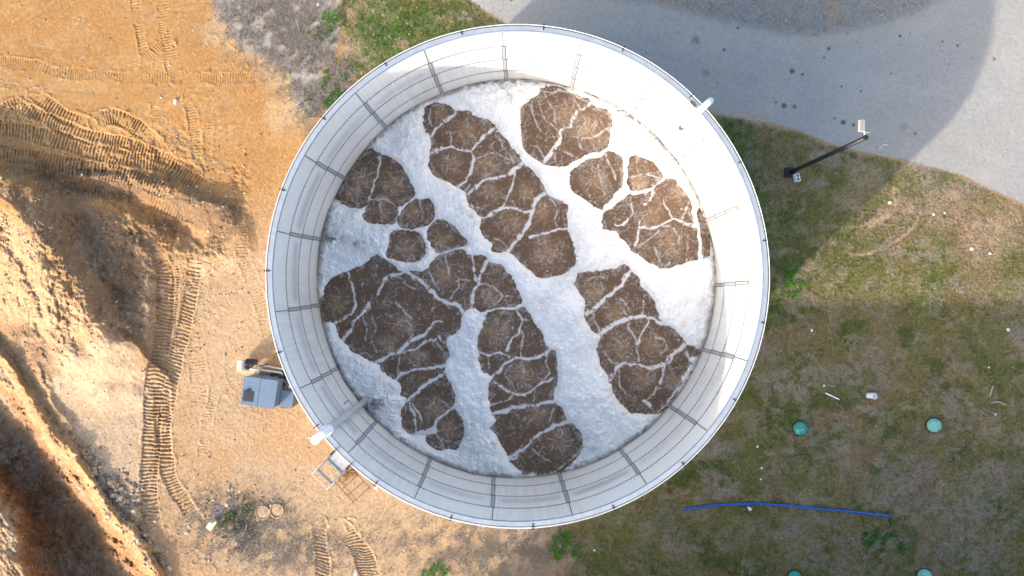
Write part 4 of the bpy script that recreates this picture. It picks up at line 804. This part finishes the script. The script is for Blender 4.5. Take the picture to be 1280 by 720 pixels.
# ------------------------------------------------------------------ small things in the meadow
def dome(px, py, label, m, rot=0.0, r=.41):
    z = .30; x, y = P(px, py, z)
    t = thing('domed_lid', (x, y, 0), label, 'lid', 'domed plastic well lids in the meadow', rot)
    pr = [(r * 1.0, -.3), (r, .10)] + [(r * math.cos(a_), .10 + .36 * math.sin(a_)) for a_ in [math.pi / 2 * k / 8 for k in range(1, 8)]] + [(0, .46)]
    bobj('dome', lathe(bmesh.new(), pr, 36), m, t, True)
    bobj('knob', lathe(bmesh.new(), [(0, .44), (.05, .44), (.05, .49), (0, .50)], 12), M['lens'], t)
    bobj('collar', lathe(bmesh.new(), [(r, .0), (r + .05, .0), (r + .05, .06), (r, .07)], 36), M['dark'], t)
dome(1002, 536.5, 'deep teal domed lid in the meadow right of the tank', M['teal'])
dome(1170, 532.5, 'pale mint domed lid farther right in the meadow', M['mint'], .7)
dome(995, 724, 'teal domed lid cut by the lower picture edge, straight below the deep teal one', M['teal'], .3)
dome(1158, 722, 'pale mint domed lid cut by the lower picture edge, right of its neighbour', M['mint'], 1.9)
x, y = P(1087, 494)
t = thing('plastic_bucket', (x, y, .17), 'white plastic bucket lying on its side in the grass', 'bucket', None, math.radians(-6))
bobj('pail', tube(bmesh.new(), [(-.26, 0, 0), (.22, 0, 0)], [.15, .19], 20), M['pvc'], t, True)
bobj('rim', tube(bmesh.new(), [(.19, 0, 0), (.235, 0, 0)], .205, 20), M['white'], t)
bobj('mud', lathe(bmesh.new(), [(0, 0), (.07, .0), (.05, .02), (0, .025)], 12, (.10, -.02, .175)), M['tan'], t)
bobj('handle', tube(bmesh.new(), smooth_line([(.2, -.19, 0), (.32, -.12, .10), (.34, 0, .12), (.32, .12, .10), (.2, .19, 0)], 4), .012, 6), M['galv'], t, True)
def stick(name, pts, r, m, label, cat, group=None):
    w_ = [P(a, b) + (max(gz(a, b), 0) + r * 1.1 + .05,) for a, b in pts]; o0 = w_[0]
    w2 = smooth_line([(p[0] - o0[0], p[1] - o0[1], p[2]) for p in w_], 5)
    o = bobj(name, tube(bmesh.new(), w2, r, 10), m, None, True); o.location = (o0[0], o0[1], 0)
    return setp(o, label, cat, group)
stick('hose', [(853.5,636),(866,634.5),(880,632.5),(905,630),(932,629),(958,629.5),(985,631.5),(1020,635),(1050,637.5),(1080,640.5),(1111,644)], .065, M['blue'], 'long bright blue hose lying across the grass', 'hose')
stick('stake', [(1031,491),(1048,499)], .045, M['pvc'], 'white wooden stake lying in the grass between tank and bucket', 'stake')
stick('stake', [(1240,482),(1236,495)], .04, M['wood'], 'pale upright-lying stick near the right picture edge', 'stick')
stick('twig', [(1237,503),(1247,502),(1256,506)], .035, M['wood'], 'bleached curved twig near the right picture edge', 'twig')
stick('twig', [(1228,510),(1236,514),(1244,518)], .015, M['wood'], 'thin straight twig touching a white pebble near the right edge', 'twig')
stick('bent_rod', [(1098,187),(1101,183),(1104,181),(1109,182)], .02, M['pvc'], 'thin white bent rod at the edge of the gravel near the mast', 'rod')
stick('twig', [(936,638),(942,633)], .015, M['wood'], 'thin grey twig leaning by the white pipe stub under the blue hose', 'twig')
stick('twig', [(1035,481),(1043,483)], .012, M['wood'], 'tiny pale twig just above the white stake', 'twig')
stick('wire', [(272,660),(285,667),(296,665),(303,657)], .015, M['wood'], 'thin curved wire on the sand beside the yellow box', 'wire')
x, y = P(934.5, 633.5)
t = thing('pipe_stub', (x, y, 0), 'white capped pipe stub poking up just below the blue hose', 'pipe')
bobj('pipe', tube(bmesh.new(), [(0, 0, 0), (0, 0, .35)], .07, 14), M['pvc'], t, True)
bobj('cap', lathe(bmesh.new(), [(0, .34), (.10, .34), (.10, .42), (0, .44)], 16), M['white'], t)
bobj('side_outlet', tube(bmesh.new(), [(0, 0, .2), (.16, -.12, .2)], .05, 10), M['pvc'], t, True)

# ------------------------------------------------------------------ small things on the sand
def well(px, py, label, fill, zf):
    z = .25; x, y = P(px, py, z)
    t = thing('well_ring', (x, y, 0), label, 'well ring', 'concrete rings on the sand')
    bobj('ring', lathe(bmesh.new(), [(.36, -.3), (.43, -.3), (.43, .11), (.42, .13), (.375, .13), (.36, .11), (.36, -.3)], 32), M['conc'], t, False)
    bobj('sand_fill', lathe(bmesh.new(), [(.355, zf), (.2, zf + .04), (0, zf + .02)], 24), fill, t, True)
well(327, 642, 'round concrete well ring on the sand with a raised filling, left of its twin', M['conc'], .08)
well(344.5, 640, 'sand-filled concrete ring just right of the other one', M['sand'], .05)
x, y = P(270, 640, .2)
t = thing('drum_lid', (x, y, 0), 'faded grey-purple round lid above the yellow box on the sand', 'lid')
bobj('disc', lathe(bmesh.new(), [(0, -.15), (.38, -.15), (.40, .0), (.38, .02), (.1, .03), (0, .03)], 28), M['greyplastic'], t, False)
bobj('handle', tube(bmesh.new(), smooth_line([(-.1, 0, .02), (-.08, 0, .08), (.08, 0, .08), (.1, 0, .02)], 3), .014, 6), M['dark'], t, True)
x, y = P(265, 656, .2)
t = thing('meter_box', (x, y, 0), 'faded yellow and white box with a green cap on the sand', 'box', None, math.radians(-35))
bobj('case', BX((0, 0, .15), (.34, .62, .28)), M['yellow'], t, bevel=.02)
bobj('green_cap', lathe(bmesh.new(), [(0, 0), (.13, 0), (.12, .06), (0, .07)], 16, (-.1, .22, .29)), M['green'], t)
bobj('side_panel', BX((-.185, -.05, .15), (.03, .5, .24)), M['white'], t)
x, y = P(187.5, 461.5)
sk = bobj('survey_stake', BX((0, 0, .45), (.12, .09, 1.3), rx=.03), M['tan'], None, bevel=.008); sk.location = (x, y, 0)
setp(sk, 'short pale stake standing in the tyre tracks, casting a long shadow', 'stake')
x, y = P(130, 601)
t = thing('buried_pipe_end', (x, y, gz(130, 601)), 'grey round pipe end sticking out of the soil at the pit edge', 'pipe')
bobj('pipe', lathe(bmesh.new(), [(.15, -.2), (.24, -.2), (.25, .2), (.16, .22), (.15, -.2)], 24), M['greyplastic'], t, True)
bobj('soil_plug', lathe(bmesh.new(), [(.15, .12), (0, .14)], 16), M['sand'], t, True)

def rock(px, py, r, m, label=None, cat='stone', name='stone', group=None, z=None, sq=.7, seed=0):
    bm = bmesh.new(); bmesh.ops.create_icosphere(bm, subdivisions=2, radius=1.0); rn = random.Random(seed + int(px * 7 + py))
    d3 = [Vector((rn.uniform(-1, 1), rn.uniform(-1, 1), rn.uniform(-.6, 1))).normalized() for _ in range(7)]; cut = [rn.uniform(.6, .9) for _ in d3]
    for v in bm.verts:
        for dd, ct in zip(d3, cut):
            k = v.co.dot(dd)
            if k > ct: v.co -= dd * (k - ct)
        v.co.x *= r * rn.uniform(.97, 1.03); v.co.y *= r * .85; v.co.z *= r * sq
    o = bobj(name, bm, m, None, False); x, y = P(px, py); zz = gz(px, py) if z is None else z
    k = (H - zz) / H; o.location = (x * k, y * k, zz + r * .15); o.rotation_euler = (0, 0, rn.uniform(0, 6))
    if label: setp(o, label, cat, group)
    return o
rock(219.5, 127, .17, M['white'], 'single white stone on the orange sand', 'stone')
rock(398, 6, .0001 + .12, M['white'], 'pale stone on grey rubble at the top edge', 'stone')
rock(470, 610, .14, M['white'], 'white lump on the sand against the tank rim, lower left', 'stone')
rock(1112, 253, .001 + .14, M['white'], 'white stone in the bare tan wheel scar', 'stone')
rock(1244, 518, .09, M['white'], 'white pebble at the end of the thin twig, right edge', 'stone')
rock(1214.5, 311, .13, M['white'], 'larger of two white stones in the sunlit meadow, right', 'stone')
rock(1237, 317, .10, M['white'], 'smaller white stone right of its neighbour in the sunlit meadow', 'stone')
rock(1260, 412, .12, M['white'], 'white scrap in the shaded meadow near the right edge', 'stone')
rock(947, 558, .09, M['white'], 'white pebble right beside the tank, below the middle', 'stone')
rock(952, 585, .09, M['white'], 'white pebble above the blue hose, nearer the tank', 'stone')
rock(951, 599, .08, M['white'], 'lower white pebble above the blue hose', 'stone')
rock(1014.5, 413, .10, M['white'], 'white pebble just inside the shade right of the tank', 'stone')
rock(1030, 482, .08, M['white'], 'white pebble above the white stake', 'stone')
rock(1236, 459, .09, M['white'], 'white pebble in the shade at the right', 'stone')
rock(1167, 268, .09, M['white'], 'left one of two small white pebbles in the sunlit meadow', 'stone')
rock(1181, 266, .08, M['white'], 'right one of two small white pebbles in the sunlit meadow', 'stone')
rock(743, 688, .08, M['white'], 'white pebble on the grass below the tank', 'stone')
rock(700, 683, .08, M['white'], 'white pebble in the bright green clump below the tank', 'stone')
rock(930, 636, .06, M['white'], 'tiny white pebble left of the pipe stub', 'stone')
rock(445, 718, .15, M['white'], 'pale slab at the lower edge among the track ridges', 'stone')
# rubble: broken lumps along the pit edge, loose stones, uncountable
def scatter_stones(name, spots, label, colr):
    VV, QQ, CC = [], [], []; base = 0
    ico = bmesh.new(); bmesh.ops.create_icosphere(ico, subdivisions=1, radius=1.0); iv = np.array([v.co[:] for v in ico.verts]); iq = np.array([[v.index for v in f.verts] for f in ico.faces]); ico.free()
    for (px, py, r) in spots:
        zz = gz(px, py); k = (H - zz) / H; x, y = P(px, py); a_ = rng.uniform(0, 6.28); ca, sa = math.cos(a_), math.sin(a_)
        v = iv * (1 + rng.uniform(-.22, .22, (len(iv), 1))) * r * np.array([1, rng.uniform(.5, .9), rng.uniform(.4, .7)])
        v = np.stack([v[:, 0] * ca - v[:, 1] * sa, v[:, 0] * sa + v[:, 1] * ca, v[:, 2]], 1) + (x * k, y * k, zz + r * .1)
        VV.append(v); QQ.append(iq + base); base += len(iv)
        CC.append(np.tile(np.array(colr[rng.integers(len(colr))]) * rng.uniform(.8, 1.2), (len(iv), 1)))
    return setp(big_mesh(name, np.concatenate(VV), np.concatenate(QQ), M['stone'], None, {'col': np.concatenate(CC)}, smooth=False), label, 'rubble', kind='stuff')
sp = []
for _ in range(420):
    t_ = rng.random(); q0, q1 = ((105,560), (205,712)); a, b = q0[0] + t_ * 100 + rng.normal(0, 9), q0[1] + t_ * 152 + rng.normal(0, 7); sp.append((a, b, abs(rng.normal(.04, .05)) + .025))
for _ in range(160): sp.append((rng.normal(152, 14), rng.normal(625, 16), abs(rng.normal(.06, .06)) + .03))
for _ in range(300): sp.append((rng.normal(300, 26), rng.normal(648, 20), abs(rng.normal(.02, .05)) + .025))
for _ in range(2600):
    a, b = rng.uniform(-10, 640), rng.uniform(-10, 730)
    sp.append((a, b, min(abs(rng.normal(0, .028)) + .015, .1)))
for _ in range(1500): sp.append((rng.uniform(0, 310), rng.uniform(170, 450), min(abs(rng.normal(0, .04)) + .015, .16)))
sp = [s_ for s_ in sp if math.hypot(s_[0] - 645, s_[1] - 349) > 245 and not (285 < s_[0] < 375 and 445 < s_[1] < 520)]
scatter_stones('rubble', sp, 'loose stones and clods strewn over the sandy soil', [(.45, .33, .21), (.28, .20, .14), (.30, .28, .26), (.55, .45, .34), (.20, .15, .11)])
sp = [(rng.uniform(690, 1170), rng.uniform(-10, 46), abs(rng.normal(0, .035)) + .02) for _ in range(2000)]
sp = [s_ for s_ in sp if s_[1] < 46 - abs(s_[0] - 1010) * .28 or s_[0] < 1000 and s_[1] < 6 + (s_[0] - 840) * .24]
sp += [(rng.uniform(700, 1330), rng.uniform(-10, 300), abs(rng.normal(0, .018)) + .012) for _ in range(2500)]
sp = [s_ for s_ in sp if math.hypot(s_[0] - 645, s_[1] - 349) > 245]
scatter_stones('gravel', sp, 'loose grey gravel stones on the yard', [(.33, .32, .30), (.25, .245, .24), (.38, .365, .34), (.29, .26, .22)])

# ------------------------------------------------------------------ grass and dry brush
def blades(name, pts, hgt, wd, cols, lean, label, kind='stuff', nb=3, parent=None, cat='grass', mtl='grass'):
    n = len(pts) * nb; base = np.repeat(pts, nb, 0) + np.concatenate([rng.normal(0, .03, (n, 2)), np.zeros((n, 1))], 1)
    a_ = rng.uniform(0, 2 * np.pi, n); h_ = np.repeat(hgt, nb) * rng.uniform(.6, 1.3, n); l_ = h_ * lean * rng.uniform(.4, 1.4, n); w_ = np.repeat(wd, nb) * rng.uniform(.6, 1.3, n)
    ca, sa = np.cos(a_), np.sin(a_)
    v0 = base + np.stack([-sa * w_ / 2, ca * w_ / 2, 0 * w_], 1); v1 = base + np.stack([sa * w_ / 2, -ca * w_ / 2, 0 * w_], 1)
    v2 = base + np.stack([ca * l_, sa * l_, h_], 1)
    V = np.stack([v0, v1, v2], 1).reshape(-1, 3); Q = np.arange(len(V)).reshape(-1, 3)
    cc = np.repeat(np.repeat(cols, nb, 0) * rng.uniform(.75, 1.3, (n, 1)), 3, 0)
    return setp(big_mesh(name, V, Q, M[mtl], parent, {'col': np.clip(cc, .01, .8)}, smooth=False), label, cat if label else None, kind=kind)
def sample(px, py):
    i = np.clip(np.searchsorted(gx, px), 0, len(gx) - 1); j = np.clip(np.searchsorted(gy, py), 0, len(gy) - 1); return j, i
N = 300000
px = rng.uniform(395, 1345, N); py = rng.uniform(-55, 775, N); j, i = sample(px, py)
k = (gm[j, i] > rng.uniform(.2, .9, N)) & (rm[j, i] < .5) & (np.hypot(px - 645, py - 349) > 241) & ~((C[j, i, 0] > .36) & (rng.random(N) < .75))
px, py, j, i = px[k], py[k], j[k], i[k]
zz = Z[j, i]; kk = (H - zz) / F
pts = np.stack([(px - 640) * kk, -(py - 360) * kk, zz - .01], 1)
g = C[j, i]; greenness = np.clip((g[:, 1] / (g[:, 0] + 1e-4) - .85) * 3, 0, 1)
cols = g * 1.12; straw = rng.random(len(px)) < (.26 - .22 * greenness); cols[straw] = (.40, .315, .20)
dk = rng.random(len(px)) < .14; cols[dk] = (.08, .078, .035)
blades('grass', pts, rng.uniform(.04, .10, len(px)) * (1 + .5 * greenness), np.full(len(px), .024), cols, 1.0, 'rough olive and straw-coloured meadow grass round the tank')
# dry brush
def brush(cnt, polys, cols_, h0, label, name='dry_brush'):
    PX_, PY_ = [], []
    for (cx_, cy_, rx_, ry_, f_) in polys:
        m_ = int(cnt * f_); PX_.append(rng.normal(cx_, rx_, m_)); PY_.append(rng.normal(cy_, ry_, m_))
    px = np.concatenate(PX_); py = np.concatenate(PY_); keepb = fbm(px, py, 9, 401, 4, .65) > .46
    keepb &= np.hypot(px - 645, py - 349) > 243
    px, py = px[keepb], py[keepb]; j, i = sample(px, py); zz = Z[j, i]; kk = (H - zz) / F
    pts = np.stack([(px - 640) * kk, -(py - 360) * kk, zz - .01], 1)
    cols = np.array(cols_)[rng.integers(0, len(cols_), len(px))]
    return blades(name, pts, rng.uniform(.5, 1.2, len(px)) * h0, np.full(len(px), .022), cols, 1.2, label, cat='dry grass')
brush(30000, [(330,30,30,26,.2), (380,70,22,30,.25), (395,125,9,18,.1), (300,655,40,24,.2), (370,690,40,20,.1), (550,680,60,20,.12), (640,690,50,20,.15), (350,15,40,15,.1), (420,110,14,24,.08)],
      [(.33, .28, .23), (.42, .36, .29), (.20, .17, .15), (.26, .24, .22)], .16, 'grey dead weeds and straw on the soil beside the tank')
# single plants one can tell apart
def shrub(px, py, r, cols_, n, label, name='shrub', cat='shrub', hgt=.35):
    x, y = P(px, py); t = thing(name, (x, y, gz(px, py)), label, cat)
    a_ = rng.uniform(0, 6.28, n); q_ = np.sqrt(rng.random(n)) * r * rng.uniform(.6, 1.15, n)
    sub = rng.normal(0, r * .62, (16, 2)); sr = rng.uniform(.12, .42, 16) * r; ki = rng.integers(0, 16, n); q_ = q_ / r * sr[ki]
    pts = np.stack([np.cos(a_) * q_ + sub[ki, 0], np.sin(a_) * q_ + sub[ki, 1], rng.uniform(0, hgt * .6, n)], 1)
    cols = np.array(cols_)[rng.integers(0, len(cols_), n)]
    blades('foliage', pts, rng.uniform(.05, .13, n), np.full(n, .034), cols, 1.3, None, None, 2, t, mtl='shrub')
    st_ = bmesh.new()
    for k_ in range(6):
        a1 = k_ * 1.05 + rng.uniform(0, .5); tube(st_, [(0, 0, -.02), (math.cos(a1) * r * .4, math.sin(a1) * r * .4, hgt * .5), (math.cos(a1) * r * .9, math.sin(a1) * r * .9, hgt * .8)], [.02, .014, .005], 5)
    bobj('stem', st_, M['wood'], t)
GRN = [(.06, .10, .035), (.09, .13, .05), (.05, .07, .03)]
shrub(286, 648, .42, GRN + [(.16, .15, .12)], 500, 'dark green weed beside the faded round lid')
shrub(312, 636, .34, GRN + [(.2, .18, .13)], 300, 'green weed left of the concrete rings')
shrub(307, 663, .62, [(.12, .115, .115), (.17, .16, .155), (.07, .07, .07)], 500, 'dark grey dead bush below the green weeds')
shrub(437, 590, .50, [(.42, .24, .09), (.50, .31, .14), (.30, .17, .07)], 420, 'orange-brown dried bush at the foot of the tank by the ladder platform')
shrub(412, 26, .55, [(.07, .18, .02), (.10, .22, .03)], 500, 'bright green weed by the pinkish soil at the top', hgt=.2)
shrub(400, 42, .45, [(.08, .15, .03), (.10, .13, .05)], 300, 'green weed on the grey rubble, lower left of the bright one', hgt=.2)
shrub(417, 118, .8, [(.05, .13, .02), (.08, .17, .03)], 700, 'dense green clump against the upper left of the tank', hgt=.15)
shrub(705, 677, .72, [(.07, .20, .02), (.10, .25, .03)], 900, 'bright green clump below the tank', hgt=.12)
shrub(543, 712, .62, [(.08, .18, .03), (.11, .22, .04)], 600, 'small green clump at the lower edge left of the tank', hgt=.12)
shrub(1109, 673, .72, [(.05, .15, .03), (.07, .19, .04)], 700, 'round green clump below the end of the blue hose', hgt=.10)
shrub(991, 352, .62, [(.07, .21, .02), (.10, .25, .03)], 700, 'vivid green clump beside the right side of the tank', hgt=.12)
# wire frame lying under the dried bush
x, y = P(440, 606); fz_ = .10
t = thing('wire_mesh', (x, y, fz_), 'thin rusty wire frame lying on the sand beside the dried bush', 'wire frame', None, math.radians(42))
wf = bmesh.new()
for k in range(4): tube(wf, [(-.9, -.8 + k * .5, 0), (.7, -.8 + k * .5, .02)], .016, 6)
bobj('cross_rod', wf, M['rust'], t, True)
wf = bmesh.new(); tube(wf, [(.7, -.9, .02), (.7, .8, .02)], .02, 6); tube(wf, [(-.6, -.9, .0), (-.6, .8, .0)], .02, 6); bobj('side_rod', wf, M['rust'], t, True)

# ------------------------------------------------------------------ plant building south of the tank, just outside the frame (its shadow crosses the meadow)
BH = 12.0; bxl, byt = P(534, 794); bw, bd = 60.0, 16.0
t = thing('plant_building', (bxl + bw / 2, byt - bd / 2, 0), 'large flat-roofed plant building standing below the picture', 'building')
bobj('wall', BX((0, 0, BH / 2 - .3), (bw, bd, BH - .5)), M['brick'], t)
bobj('roof', BX((0, 0, BH - .35), (bw + .3, bd + .3, .30)), M['roof'], t)
pr = BX((0, bd / 2 + .05, BH - .1), (bw + .3, .2, .2)); box(pr, (0, -bd / 2 - .05, BH - .1), (bw + .3, .2, .2)); bobj('parapet', pr, M['galv'], t)
for k in range(10):
    o = bobj('window', BX((-bw / 2 + 3.5 + k * 5.8, bd / 2 + .02, 6.5), (2.2, .08, 1.8)), M['white'], t)
    bobj('pane', BX((-bw / 2 + 3.5 + k * 5.8, bd / 2 + .05, 6.5), (1.9, .06, 1.5)), M['glass'], o)
bobj('door', BX((-bw / 2 + 8, bd / 2 + .03, 1.4), (2.6, .08, 2.8)), M['cab'], t)
print('scene built')
